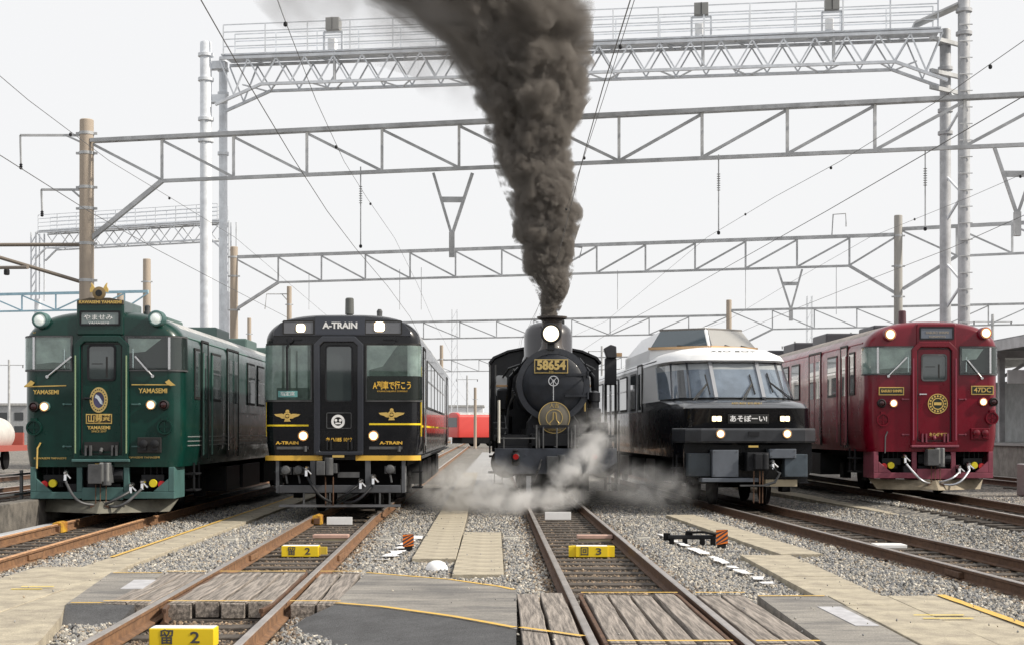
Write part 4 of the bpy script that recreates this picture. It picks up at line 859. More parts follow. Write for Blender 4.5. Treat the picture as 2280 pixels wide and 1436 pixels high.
# ---------------- white and black railcar with the cab on its roof
TH4 = .045
wr = thing('white_railcar', 'white topped railcar with panoramic nose and cab hut on the roof', 'train', (4.88, 30.0, RT), math.atan(TH4))
root = wr
lev = [ # z, front half plan (x,y) ..., rear half width
 (1.00, [(0,.5),(.6,.5),(1.0,.55),(1.28,.8),(1.40,1.5)], 1.40),
 (1.60, [(0,.28),(.6,.28),(1.0,.33),(1.28,.6),(1.42,1.4)], 1.43),
 (2.02, [(0,.22),(.6,.22),(.98,.28),(1.27,.6),(1.42,1.5)], 1.43),
 (2.12, [(0,.42),(.58,.42),(.97,.5),(1.26,.85),(1.42,1.8)], 1.43),
 (2.22, [(0,1.34),(.50,1.34),(.97,1.58),(1.28,2.15),(1.43,3.2)], 1.43),
 (3.03, [(0,2.17),(.50,2.17),(.93,2.4),(1.20,2.95),(1.38,4.0)], 1.41),
 (3.08, [(0,1.98),(.53,1.98),(1.02,2.24),(1.30,2.85),(1.41,3.9)], 1.42),
 (3.20, [(0,2.06),(.52,2.06),(.98,2.36),(1.24,3.0),(1.34,4.0)], 1.36),
 (3.34, [(0,2.6),(.50,2.6),(.86,2.95),(1.05,3.5),(1.12,4.4)], 1.15),
 (3.43, [(0,3.4),(.40,3.4),(.62,3.8),(.76,4.3),(.8,5.0)], .8),
 (3.47, [(0,4.4),(.2,4.4),(.3,4.6),(.35,5.0),(.36,5.6)], .36)]
L = 20.5; SUB = 6
def crom(P, k):                                  # smooth curve through the control points
    out = []; n = len(P)
    for i in range(n-1):
        p0, p1, p2, p3 = (Vector(P[max(0,i-1)]) if i else Vector((-P[1][0],P[1][1])), Vector(P[i]), Vector(P[i+1]), Vector(P[min(n-1,i+2)]))
        for j in range(k):
            t = j/k; out.append(.5*((2*p1)+(p2-p0)*t+(2*p0-5*p1+4*p2-p3)*t*t+(3*p1-p0-3*p2+p3)*t**3))
    return out+[Vector(P[-1])]
rows = []
for z, P_, wr_ in lev:
    row = crom(P_, SUB)+[Vector((wr_,6.5)), Vector((wr_,L))]
    rows.append([Vector((-p.x,p.y,z)) for p in row[::-1]]+[Vector((p.x,p.y,z)) for p in row[1:]])
n = len(rows[0]); cc = n//2                       # centre column
mb = MB(); vs = [p for r_ in rows for p in r_]; fs = []; ms = []
for i in range(len(lev)-1):
    for j in range(n-1):
        fs.append((i*n+j,i*n+j+1,(i+1)*n+j+1,(i+1)*n+j)); k_ = abs(j+.5-cc)
        mi = 1 if i < 2 else (2 if k_ < 4*SUB+1 else 0) if i < 4 else (3 if k_ < 4*SUB else 0) if i == 4 else 0
        ms.append(mi)
    fs.append((i*n, (i+1)*n, (i+1)*n+n-1, i*n+n-1)); ms.append(0)
fs += [tuple(range(n)), tuple(range((len(lev)-1)*n, len(lev)*n))]; ms += [1,0]
mb.add(vs, fs); mb.m = ms
mb.build('body', [white, blackp, mat('nose_grey',(.030,.034,.042),.25,coat=.5), gasket], root, smooth=True)
underfloor(root, 1.0, L, 1.4)
def npt(u, v, off=0., iA=4):                     # point on the screen band, u in columns from the centre, v up
    def q(u, v):
        c = cc+u; j = int(math.floor(c)); f = c-j; a = rows[iA][j].lerp(rows[iA][min(j+1,n-1)],f); b = rows[iA+1][j].lerp(rows[iA+1][min(j+1,n-1)],f); return a.lerp(b, v)
    p = q(u,v); du = q(u+.2,v)-q(u-.2,v); dv = q(u,min(1,v+.1))-q(u,max(0,v-.1)); nn = du.cross(dv).normalized()
    return p+nn*off
def curved(u0, u1, v0, v1, off, th, name, m, k=8):
    g_ = MB(); vs = []
    for i in range(k+1):
        u = u0+(u1-u0)*i/k; vs += [npt(u,v0,off),npt(u,v0,off+th),npt(u,v1,off+th),npt(u,v1,off)]
    g_.add(vs, [(i*4+j, i*4+(j+1)%4, i*4+4+(j+1)%4, i*4+4+j) for i in range(k) for j in range(4)]+[(0,1,2,3),(4*k,4*k+1,4*k+2,4*k+3)]); return g_.build(name, m, root, smooth=True)
ws = thin_glass('nose_glass', (.92,.95,.98), 1.7); S_ = SUB
for a_, b_, dk in ((-S_,S_,0),(S_,2.05*S_,0),(-2.05*S_,-S_,0),(2.05*S_,3.0*S_,0),(-3.0*S_,-2.05*S_,1),(3.0*S_,4*S_,0),(-4*S_,-3.0*S_,0)):
    o = curved(a_+.12, b_-.12, .03, .96, .040, .006, 'windscreen', ws, 12)
    q = curved(a_+.12, b_-.12, .03, .80, .020, .005, 'lounge_interior', mat('lounge_grey',(.20,.22,.245),.7,var=.2,vscale=2)); q.parent = o
    q = curved(a_+.12, b_-.12, .80, .96, .020, .005, 'lounge_ceiling', mat('lounge_ceiling',(.48,.45,.41),.7)); q.parent = o
    if dk: q = curved(a_+S_*.35, b_-S_*.2, .03, .8, .027, .003, 'lounge_curtain', gasket); q.parent = o
for u in (-S_,S_): MB().bar(npt(u,0,.045), npt(u,1,.045), .075, .05).build('windscreen_mullion', mat('mullion_grey',(.36,.37,.39),.4,metal=.3), root)
for u in (-2.05*S_,2.05*S_,-3*S_,3*S_): MB().bar(npt(u,0,.035), npt(u,1,.035), .045, .035).build('windscreen_mullion', mat('mullion_dark',(.06,.065,.075),.4), root)
for (xa, ya, za, xb, yb_, zb_) in ((-.66,1.62,2.56,-1.0,1.36,2.2),(.30,1.62,2.56,.02,1.22,2.2),(.70,1.72,2.6,1.08,1.36,2.22)):
    w = MB(); w.tube((xa,ya-.03,za),(xb,yb_-.02,zb_),.014,6); w.tube((xa+.02,ya-.02,za),(xb+.06,yb_-.0,zb_),.009,6)
    w.bar((xa,ya+.2,za+.2),(xa+.03,ya-.24,za-.22),.02,.03); w.build('wiper', gasket, root)
# bumper band, lamps, sign
mb = MB(); vs = []
bp_ = [(0,-.06),(.7,-.06),(1.06,-.02),(1.34,.26),(1.46,1.25)]; full = [(-x,y) for x,y in bp_[::-1]]+bp_[1:]; k = len(full)
for z, o in ((1.31,.03),(1.35,0),(1.57,0),(1.61,.03)): vs += [(x*(1-o*.3), y+o, z) for x,y in full]
fs = [(i*k+j, i*k+j+1, (i+1)*k+j+1, (i+1)*k+j) for i in range(3) for j in range(k-1)]
fs += [tuple(range(3*k,4*k)), tuple(range(k-1,-1,-1)), tuple(i*k for i in range(4)), tuple(i*k+k-1 for i in range(4))]
mb.add(vs, fs); mb.build('bumper', mat('bumper_grey',(.028,.031,.037),.4,coat=.3,var=.2), root, bevel=.01)
for s, px in ((-1,1602),(1,1751)):
    lamp(root, (px-1677)/110., 1.495, .075, lampon, gear, y=-.06, name='fog_light', depth=.05)
    q = MB(); x = (-.80 if s < 0 else .60); rpanel(q, x-.02, x+.22, 1.735, 1.87, .03, .25, .19); o = q.build('headlight', gear_d, root)
    for i in (0,1): rpanel(q2 := MB(), x+.0+i*.1, x+.09+i*.1, 1.75, 1.855, .02, .19, .18); q2.build('lens', mat('lamp_lit_yellow',(1,.8,.5),.3,emit=(1,.74,.40),es=3.2), o)
MB().box(-.48,.36,.17,.24,1.70,1.89).build('name_board', gasket, root, bevel=.01)
text('あそぼーい!', 'name_board_text', wpaint, root, -.06, .165, 1.795, .10, .76, off=.004)
text('ASO BOY KYUSHU', 'small_lettering', gold, root, -.05, .41, 2.12, .035, .62, rx=R(62)); text('ASO BOY', 'roof_lettering', gear, root, 0, 2.1, 3.27, .05, 1.0, rx=R(40))
MB().box(-.11,.11,-.085,-.055,1.45,1.54).build('number_plate', gear_d, root); MB().box(-.1,.1,-.04,.0,1.22,1.26).build('number_plate', gold, root)
# gear below the bumper
for x0, x1, z0, z1, m, y in ((-.83,-.30,.62,1.17,mat('panel_blue_grey',(.11,.125,.15),.45,var=.1),-.02),(.33,.88,1.0,1.19,MATS['panel_blue_grey'],-.02),(-1.3,-.84,.63,1.1,mat('box_dark_blue',(.035,.045,.055),.5,var=.2),.12),(.66,1.13,.62,1.08,mat('box_blue',(.06,.08,.10),.5,var=.2),.06)):
    o = MB().box(x0,x1,y,y+.35,z0,z1).build('equipment_panel', m, root, bevel=.012)
    for cx_ in (x0+.04,x1-.04):
        for cz_ in (z0+.04,z1-.04): MB().disc((cx_,y,cz_),.012,.01,8).build('bolt', gear, o)
MB().box(-1.2,1.0,.6,.66,.5,1.31).build('end_sill', undr, root)
q = MB(); q.prism([(-1.28,.5),(1.15,.5),(1.3,.75),(1.3,1.31),(-1.34,1.31),(-1.34,.75)], .40, .5); q.build('lower_apron', blackp, root)
q = MB(); q.box(-1.05,.1,-.05,.3,.52,.60); q.build('skirt_beam', MATS['panel_blue_grey'], root, bevel=.01)
c = MB(); c.box(-.02,.13,-.3,.1,.78,1.1); c.lathe((.2,-.2,.78),(0,0,1),[(.08,0),(.08,.32)],14); c.box(-.14,.3,-.1,.5,.74,1.12); c.build('coupler', gear_d, root, bevel=.015)
q = MB(); q.path([(.32,-.1,.86),(.5,-.22,.7),(.4,-.2,.52),(.2,-.15,.46)],.028,8); q.build('brake_hose', gear, root, smooth=True); cock(root, .38, .92, -.1)
MB().box(-.3,.3,-.2,-.12,.44,.47).build('step_plate', gear, root); MB().box(.3,.95,.2,.5,.42,.56).build('plough_plate', mat('plate_tan',(.42,.36,.25),.7), root)
for x in (-.02,.1,.16): MB().tube((x,-.18,.75),(x,-.14,.1),.012,6).build('chain', rust_d, root)
# roof hut
y0 = 4.9
b = MB(); base = [(-1.32,5.75),(0,y0),(1.28,5.75),(1.28,10.5),(-1.32,10.5)]; top = [(-.98,6.15),(0,y0+.6),(.96,6.15),(.96,9.6),(-.98,9.6)]
b.add([(x,y,3.2) for x,y in base]+[(x,y,3.5) for x,y in base]+[(x,y,4.0+(.04 if i == 1 else -.02)) for i,(x,y) in enumerate(top)], [(i,(i+1)%5,5+(i+1)%5,5+i) for i in range(5)]+[(5+i,5+(i+1)%5,10+(i+1)%5,10+i) for i in range(5)]+[(10,11,12,13,14)])
hut = b.build('cab_hut', white, root, bevel=.02)
def hutpane(i, i2, m):
    a0 = Vector((*base[i],3.5)); a1 = Vector((*base[i2],3.5)); b0 = Vector((*top[i],3.98)); b1 = Vector((*top[i2],3.98)); nn = (a1-a0).cross(b0-a0).normalized()
    if nn.y > 0: nn = -nn
    q = lambda u, v: (a0*(1-u)+a1*u)*(1-v)+(b0*(1-u)+b1*u)*v
    p = [q(.03,.06),q(.97,.06),q(.97,.9),q(.03,.9)]
    g = MB(); g.add([x+nn*.02 for x in p]+[x+nn*.05 for x in p], [(0,3,2,1),(4,5,6,7),(0,1,5,4),(1,2,6,5),(2,3,7,6),(3,0,4,7)]); g.build('hut_window', m, hut)
    MB().bar(q(0,.0)+nn*.04, q(1,.0)+nn*.04, .05, .06).build('hut_trim', tan_trim, hut); MB().bar(q(0,.96)+nn*.04, q(1,.96)+nn*.04, .05, .05).build('hut_eave', mat('eave_grey',(.2,.19,.18),.5), hut)
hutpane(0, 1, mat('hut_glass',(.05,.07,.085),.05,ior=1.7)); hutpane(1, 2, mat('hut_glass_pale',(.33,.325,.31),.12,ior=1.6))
for (xa,ya,xb,yb_) in ((-.35,5.2,-.7,5.4),(.62,5.32,.4,5.2),(1.15,5.65,.85,5.5)): MB().bar((xa,ya-.03,3.53),(xb,yb_-.05,3.58),.02,.03).build('wiper', gasket, hut)
for s in (-1,1):
    side_fit(root, None, 1.43, s, [(7.4,8.3),(9.2,10.6),(11.2,12.6),(13.2,14.6),(15.2,16.6)], [(6.2,7.0)], 2.12, 2.95, white, 1.9, gear)
    MB().path([(s*1.37,4.2,3.16),(s*1.37,L-.3,3.16)],.015,6).build('rain_gutter', gear, root)
# ---------------- steam locomotive
lo = thing('steam_locomotive', 'black steam locomotive with brass number plate and round headmark', 'locomotive', (.907, 30.8, RT), .0131)
root = lo
LX = lambda px, d=0.: (px-1140)*(30.8+d)/F-(.907-.0131*d)
LZ_ = lambda py, d=0.: 1.54+(960-py)*(30.8+d)/F
# buffer beam
b = MB(); b.prism([(-.95,.66),(.95,.66),(1.27,.90),(1.27,1.19),(-1.27,1.19),(-1.27,.90)], 0., .09); b.build('buffer_beam', mat('beam_blue_black',(.030,.036,.050),.4,coat=.2,var=.2), root, bevel=.012)
for s in (-1,1):
    for x in (.45,.62,.95,1.12):
        for z in (.80,1.05): MB().disc((s*x,0,z),.018,.014,8).build('rivet', MATS['beam_blue_black'], root)
    l = MB(); zz = LZ_(1017); xx = LX(1148) if s < 0 else .80
    l.lathe((xx,-.02,zz-.17),(0,0,1),[(.06,0),(.085,.02),(.085,.24),(.05,.27),(.06,.31),(.02,.34)],16); l.lathe((xx,-.05,zz),(0,-1,0),[(.085,0),(.09,.06),(.07,.08)],16); o = l.build('marker_lamp', gear_d, root, smooth=True)
    MB().disc((xx,-.125,zz+.01),.06,.02,16).build('lens', mat('red_lens',(.30,.01,.01),.1,ior=1.6), o)
    MB().tube((s*1.18,-.03,LZ_(985)),(s*1.18,-.03,LZ_(890)),.028,8).build('corner_post', mat('post_pale',(.55,.53,.48),.4), root) if s < 0 else None
    hr = MB(); hr.tube((s*.40,-.02,LZ_(975)),(s*1.18,-.02,LZ_(975)),.014,6); hr.tube((s*.40,-.02,1.19),(s*.40,-.02,LZ_(945)),.018,6); hr.tube((s*.26,-.02,1.19),(s*.26,-.02,LZ_(950)),.016,6); hr.tube((s*1.08,-.02,1.19),(s*1.08,-.02,LZ_(972)),.016,6); hr.build('front_handrail', gear, root)
    st = MB(); st.box(s*1.08,s*1.3,.0,.3,.44,.47); st.box(s*1.1,s*1.12,.0,.04,.46,.9); st.box(s*1.26,s*1.28,.0,.04,.46,.9); st.build('front_step', gear_d, root)
    # guard irons in front of the wheels
    ir = MB(); ir.prism([(s*.56-.05,.10),(s*.56+.05,.10),(s*.56+.05,.62),(s*.56-.05,.62)], -.06, -.02); ir.build('guard_iron', mat('iron_pale',(.34,.35,.37),.35,metal=.6) if s < 0 else gear_d, root)
    # frame side, cylinder and running board
    MB().box(s*.48,s*.56,.05,8.2,.5,1.3).build('frame_plate', undr, root)
    cyl = MB(); cyl.lathe((s*1.02,.75,.88),(0,1,0),[(.30,0),(.33,.04),(.33,.9),(.30,.94)],24); cyl.lathe((s*1.0,.8,1.3),(0,1,0),[(.16,0),(.16,.9)],18); cyl.box(s*.55,s*1.1,.85,1.6,.75,1.4); cyl.build('cylinder', locob, root, smooth=True)
    MB().tube((s*1.02,.5,.88),(s*1.02,.76,.88),.05,10).build('piston_cover', gear_d, root)
    rb = MB(); rb.box(s*.55,s*1.28,.4,6.4,1.42,1.47); rb.box(s*1.24,s*1.28,.4,6.4,1.34,1.42); rb.prism([(s*.55,1.19),(s*1.2,1.19),(s*1.2,1.23),(s*.55,1.23)] if s > 0 else [(s*1.2,1.19),(s*.55,1.19),(s*.55,1.23),(s*1.2,1.23)], .09, .4); rb.box(s*.55,s*1.2,.38,.42,1.2,1.45); rb.build('running_board', locob, root)
    MB().path([(s*.86,.6,2.86),(s*.86,6.0,2.86)],.018,6).build('boiler_handrail', gear, root)
    rod = MB(); rod.bar((s*1.0,1.6,.86),(s*.95,4.6,.72),.05,.10); rod.bar((s*.92,2.6,.60),(s*.92,6.3,.60),.05,.10); rod.build('connecting_rod', gear, root)
# wheels
def spoked(x, y, r, s, name):
    w = MB(); w.ring((0,0,0), r, .09, .12, 36)
    w.v = [(yy+.06 if False else -(yy)-.06, xx, zz) for xx,yy,zz in w.v]
    n0 = len(w.v)
    for i in range(12): a = 2*PI*i/12; w.bar((0,0,0),(0,(r-.06)*math.cos(a),(r-.06)*math.sin(a)),.05,.05)
    w.lathe((-.08,0,0),(1,0,0),[(.14,0),(.14,.16)],16)
    return w.build(name, undr, root, loc=(x,y,r))
for s in (-1,1):
    spoked(s*.56, .95, .46, s, 'leading_wheel')
    for y in (2.6,4.45,6.3): spoked(s*.56, y, .80, s, 'driving_wheel')
# smokebox and boiler
SZ = 2.55; d0 = 1.25; SR = .79
b = MB(); b.lathe((0,d0,SZ),(0,1,0),[(SR-.05,0),(SR,.03),(SR,1.35),(SR-.06,1.37),(SR-.06,5.4)],48); b.build('boiler', locob, root, smooth=True)
b = MB(); b.ring((0,d0,SZ),SR+.005,.125,.035,48); b.build('smokebox_ring', mat('ring_dark',(.026,.030,.040),.35,coat=.3), root, smooth=True)
b = MB(); b.lathe((0,d0,SZ),(0,-1,0),[(.665,0),(.66,.04),(.63,.065),(.5,.10),(.3,.125),(.1,.135),(.01,.137)],48); b.build('smokebox_door', locof, root, smooth=True)
for i in range(28):
    a = 2*PI*i/28; MB().disc((.725*math.cos(a),d0-.03,SZ+.725*math.sin(a)),.014,.012,6).build('rivet', MATS['ring_dark'], root)
for z in (.22,-.24):
    h = MB(); h.bar((.25,d0-.13,SZ+z),(.74,d0-.06,SZ+z),.03,.05); h.tube((.74,d0-.06,SZ+z-.07),(.74,d0-.06,SZ+z+.07),.03,8); h.build('door_hinge', locof, root)
wz = LZ_(848,d0); h = MB(); h.ring((0,d0-.19,wz),.115,.02,.02,24); h.tube((0,d0-.1,wz),(0,d0-.22,wz),.028,10)
for i in range(4): a = PI/4+PI/2*i; h.bar((0,d0-.2,wz),(.1*math.cos(a),d0-.2,wz+.1*math.sin(a)),.014,.014)
h.bar((-.005,d0-.23,wz),(-.005,d0-.23,wz-.42),.02,.035); h.build('door_wheel', steel, root)
# number plate
x0, x1, z0, z1 = LX(1189,d0), LX(1264,d0), LZ_(831,d0), LZ_(800,d0)
o = MB().box(x0,x1,d0-.17,d0-.11,z0,z1).build('number_plate', brass, root, bevel=.004); MB().box(x0+.02,x1-.02,d0-.176,d0-.168,z0+.02,z1-.02).build('plate_field', gasket, o)
text('58654', 'number_text', brass, o, (x0+x1)/2, d0-.18, (z0+z1)/2+.015, .19, .62, off=.012, ext=.008); text('鉄道省', 'small_text', brass, o, (x0+x1)/2, d0-.18, z0+.04, .025, .1)
# headmark
hx, hz, hd = LX(1234,.6), LZ_(929,.6), .6
o = MB().disc((hx,hd,hz),.335,.03,40).build('headmark', pearl, root, smooth=True)
e = MB(); e.ring((hx,hd-.03,hz),.335,.014,.008,44); e.ring((hx,hd-.03,hz),.18,.014,.008,36)
e.path([(hx-.1,hd-.035,hz-.12),(hx-.03,hd-.035,hz-.04),(hx-.02,hd-.035,hz+.11),(hx+.03,hd-.035,hz+.11),(hx+.05,hd-.035,hz-.06),(hx+.1,hd-.035,hz-.12)],.012,6); e.build('headmark_tracery', brass, o)
text('人吉', 'headmark_text', brass, o, hx, hd-.035, hz+.25, .075, .2); text('HITOYOSHI', 'headmark_text', brass, o, hx, hd-.035, hz-.26, .04, .26)
MB().tube((hx,hd+.01,hz-.33),(hx,.3,1.2),.03,8).build('headmark_stay', gear_d, root)
# saddle and front platform
b = MB(); b.prism([(-.62,1.3),(.62,1.3),(.55,1.75),(.42,1.95),(-.42,1.95),(-.55,1.75)], d0+.1, d0+1.2); b.box(-.5,.5,.3,1.3,1.23,1.5); b.build('saddle', locob, root, bevel=.02)
MB().box(-.45,.45,.2,.5,1.62,1.68).build('lamp_iron', gear_d, root)
for x in (-.34,.34): MB().tube((x,.25,1.2),(x,.3,1.65),.022,6).build('bracket_post', gear, root)
# headlamp
lx, lz, ld = LX(1227,1.0), LZ_(742,1.0), 1.0
h = MB(); h.lathe((lx,ld+.35,lz),(0,-1,0),[(.13,0),(.2,.06),(.215,.3),(.225,.36),(.2,.37),(.195,.33)],28); h.box(lx-.08,lx+.08,ld+.1,ld+.35,lz-.34,lz-.15); o = h.build('headlamp', locob, root, smooth=True)
l = MB(); l.lathe((lx,ld+.04,lz),(0,-1,0),[(.172,0),(.168,.03),(.11,.055),(.004,.065)],26); l.build('lens', lampon, o, smooth=True)
# chimney, dome, cab
cz = SZ+SR-.12
ch = MB(); ch.lathe((0,d0+.62,cz),(0,0,1),[(.40,0),(.30,.10),(.235,.2),(.225,.32),(.22,.72),(.24,.76),(.33,.80),(.335,.84),(.23,.845),(.2,.80)],30); ch.build('chimney', mat('chimney_brown',(.055,.042,.036),.5,col2=(.03,.026,.026),vscale=5,coat=.2), root, smooth=True)
dm = MB(); dm.lathe((-.02,3.6,SZ+.45),(0,0,1),[(.66,0),(.60,.2),(.56,.3),(.56,.75),(.52,.90),(.42,1.0),(.25,1.06),(.05,1.08)],32); dm.build('steam_dome', mat('dome_dark',(.035,.033,.038),.3,coat=.5), root, smooth=True)
sv = MB(); sv.lathe((.3,3.6,SZ+1.1),(0,0,1),[(.06,0),(.06,.45),(.03,.5)],10); sv.build('safety_valve', gear_d, root)
cb = MB(); zr = 3.62
roofp = [(-1.36,1.3),(1.36,1.3),(1.36,3.22),(1.25,3.36),(.9,3.52),(.4,3.62),(0,3.65),(-.4,3.62),(-.9,3.52),(-1.25,3.36),(-1.36,3.22)]
cb.prism(roofp, 6.4, 8.3); cab = cb.build('cab', locob, root, bevel=.02)
rf = MB(); rf.prism([(x*1.04,z+.05) for x,z in roofp[2:]]+[(x*1.02,z-.0) for x,z in roofp[2:][::-1]], 6.2, 8.6); rf.build('cab_roof', locob, cab)
for s in (-1,1):
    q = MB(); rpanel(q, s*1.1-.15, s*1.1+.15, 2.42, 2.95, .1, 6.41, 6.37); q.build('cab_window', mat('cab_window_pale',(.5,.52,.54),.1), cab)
    MB().box(s*1.1-.16,s*1.1+.16,6.36,6.38,2.66,2.71).build('window_bar', tan_trim, cab)
tn = MB(); tn.box(-1.33,1.33,8.8,13.8,1.0,2.75); tn.box(-1.2,1.2,9.2,13.6,2.7,3.1); tn.build('tender', locob, root, bevel=.03)
for y in (9.6,11.2,12.9): wheelset(root, y)
# pipes, pump and lubricators hung along the flanks
for s in (-1,1):
    for k_ in range(5):
        o = .06*k_; MB().path([(s*(.82+o*.3),d0+.4+k_*.5,2.35+o),(s*(.95+o*.2),d0+.8+k_*.5,2.1-o),(s*(1.0+o*.2),d0+1.0+k_*.5,1.48)],.024,6).build('pipe', gear, root)
    MB().path([(s*.7,d0+.2,3.0),(s*.95,d0+1.2,2.95),(s*1.05,6.3,2.9)],.028,6).build('pipe', gear_d, root)
    MB().path([(s*.55,d0+.15,3.12),(s*.9,d0+.7,2.75),(s*1.0,d0+1.5,1.9),(s*1.02,1.7,1.45)],.05,8).build('steam_pipe', locob, root)
    bb = MB(); bb.box(s*1.0,s*1.3,2.6,3.6,1.47,1.75); bb.box(s*.95,s*1.25,1.9,2.3,1.47,1.62); bb.build('tool_box', locob, root, bevel=.015)
pu = MB(); pu.lathe((-1.02,3.9,1.5),(0,0,1),[(.17,0),(.17,.4),(.1,.42),(.1,.55),(.19,.57),(.19,1.0),(.14,1.05)],18); pu.build('air_pump', gear_d, root, smooth=True)
px_, pz_ = LX(1322,1.6), LZ_(905,1.6)
ep = MB(); ep.lathe((px_,1.6,pz_-.35),(0,0,1),[(.16,0),(.16,.3),(.12,.33),(.12,.45),(.14,.47),(.14,.66),(.06,.7)],16); ep.build('feed_pump', locob, root, smooth=True)
MB().tube((px_-.2,1.5,pz_-.1),(px_-.2,1.5,pz_+.35),.02,6).build('gauge_pipe', brass, root)
# ladder-like edge of the cab and reversing rod at the left
for x in (-1.38,-1.24): MB().tube((x,6.2,1.0),(x,6.2,3.2),.02,6).build('cab_handrail', gear, root)
MB().box(-1.42,-1.12,6.1,6.4,.5,.55).build('cab_step', gear_d, root); MB().box(-1.40,-1.14,6.1,6.4,.9,.95).build('cab_step', gear_d, root)
# coupler and hoses
coupler(root, .86, gear); hose(root, .32, .95, .16, .30, -.1, .06, gear, .026); hose(root, -.3, .95, -.5, .4, -.1, .0, rubber, .026)
MB().tube((.02,-.06,1.2),(.02,-.06,1.62),.016,6).build('coupler_lever', gear, root)
MB().box(-.7,.7,.15,.2,.3,.66).build('life_guard', undr, root)
# ================================================================== overhead gantries and poles
class GLine:                        # a straight line in plan through two photo columns at given depths
    def __init__(s, pa, Za, pb, Zb):
        s.A = Vector(((pa-1140)*Za/F, Za)); B = Vector(((pb-1140)*Zb/F, Zb)); s.d = (B-s.A).normalized(); s.n = Vector((-s.d.y, s.d.x)); s.L = (B-s.A).length
    def t(s, px):                   # distance along the line seen at a column
        k = (px-1140)/F; return (k*s.A.y-s.A.x)/(s.d.x-k*s.d.y)
    def p(s, t, z, off=0.): q = s.A+s.d*t+s.n*off; return Vector((q.x, q.y, z))
    def at(s, px, py): t = s.t(px); q = s.A+s.d*t; return Vector((q.x, q.y, CAMZ+(960-py)*q.y/F))
def member(root, a, b, w, h, m, name):
    return MB().bar(a, b, w, h).build(name, m, root)
def truss_gantry(name, label, gl, t0, t1, zT, zB, panel, m, mid, w=.09, dbl=True, struts=(True,True), drop=1.3, group='overhead wire gantries'):
    r = thing(name, label, 'gantry', group=group)
    if dbl:
        for o in (-.09,.09): member(r, gl.p(t0,zT,o), gl.p(t1,zT,o), .07, .10, m, 'top_chord')
        n_ = int((t1-t0)/panel*3)
        for i in range(1,n_): member(r, gl.p(t0+(t1-t0)*i/n_,zT,-.06), gl.p(t0+(t1-t0)*i/n_,zT,.06), .06, .05, m, 'spacer')
    else: member(r, gl.p(t0,zT), gl.p(t1,zT), w, .14, m, 'top_chord')
    ts = []; t = t0+panel
    while t < t1-panel*.4: ts.append(t); t += panel
    member(r, gl.p(ts[0],zB), gl.p(ts[-1],zB), w, .09, m, 'bottom_chord')
    for t in ts: member(r, gl.p(t,zB+.046), gl.p(t,zT-.052), .07, .07, m, 'upright')
    al = [t0]+ts+[t1]
    for a, b in zip(al, al[1:]):
        if (a+b)/2 < mid: member(r, gl.p(a,zT-.08), gl.p(b,zB+.02), .05, .07, m, 'diagonal') if b <= ts[-1]+.01 else None
        else: member(r, gl.p(a,zB+.02), gl.p(b,zT-.08), .05, .07, m, 'diagonal') if a >= ts[0]-.01 else None
    if struts[0]: member(r, gl.p(ts[0],zB), gl.p(t0,zB-drop), .10, .12, m, 'knee_brace')
    if struts[1]: member(r, gl.p(ts[-1],zB), gl.p(t1,zB-drop), .10, .12, m, 'knee_brace')
    return r
def pole(label, x, y, ztop, r, m=concp, bands=(), group=None, zb=-.3):
    t = thing('concrete_pole', label, 'pole', (x,y,0), group=group)
    MB().lathe((0,0,zb),(0,0,1),[(r*1.12,0),(r,ztop-zb-.02),(r*.9,ztop-zb)],20).build('shaft', m, t, smooth=True)
    for z in bands:
        q = MB(); q.lathe((0,0,z-.04),(0,0,1),[(r*1.08,0),(r*1.1,.08)],20); q.box(r,r+.1,-.03,.03,z-.03,z+.03); q.box(-r-.1,-r,-.03,.03,z-.03,z+.03); q.build('band', galv, t, smooth=True)
    return t
def vhanger(r, gl, pa, pb, pc, y0, ybar, yj, y1, m):
    a = gl.at(pa,y0); b = gl.at(pb,y0); j = gl.at(pc,yj); e = gl.at(pc,y1)
    member(r, a, j, .07, .07, m, 'hanger_leg'); member(r, b, j, .07, .07, m, 'hanger_leg'); member(r, j+Vector((0,0,.08)), e, .14, .14, m, 'hanger_stem')
    k = (ybar-y0)/(yj-y0); member(r, a+(j-a)*k, b+(j-b)*k, .05, .14, m, 'hanger_bar')
def dropper(r, gl, px, ya, yb, m):
    a = gl.at(px,ya); b = gl.at(px,yb); MB().tube(a,b,.016,6).build('dropper_rod', m, r)
    q = MB()
    for i in range(8): q.lathe(a+(b-a)*(.25+.03*i),(0,0,-1),[(.03,0),(.05,.01),(.03,.02)],10)
    q.build('insulator', m, r); MB().lathe(b,(0,0,-1),[(.02,0),(.04,.02),(.04,.07),(.02,.09)],10).build('clamp', gear_d, r)
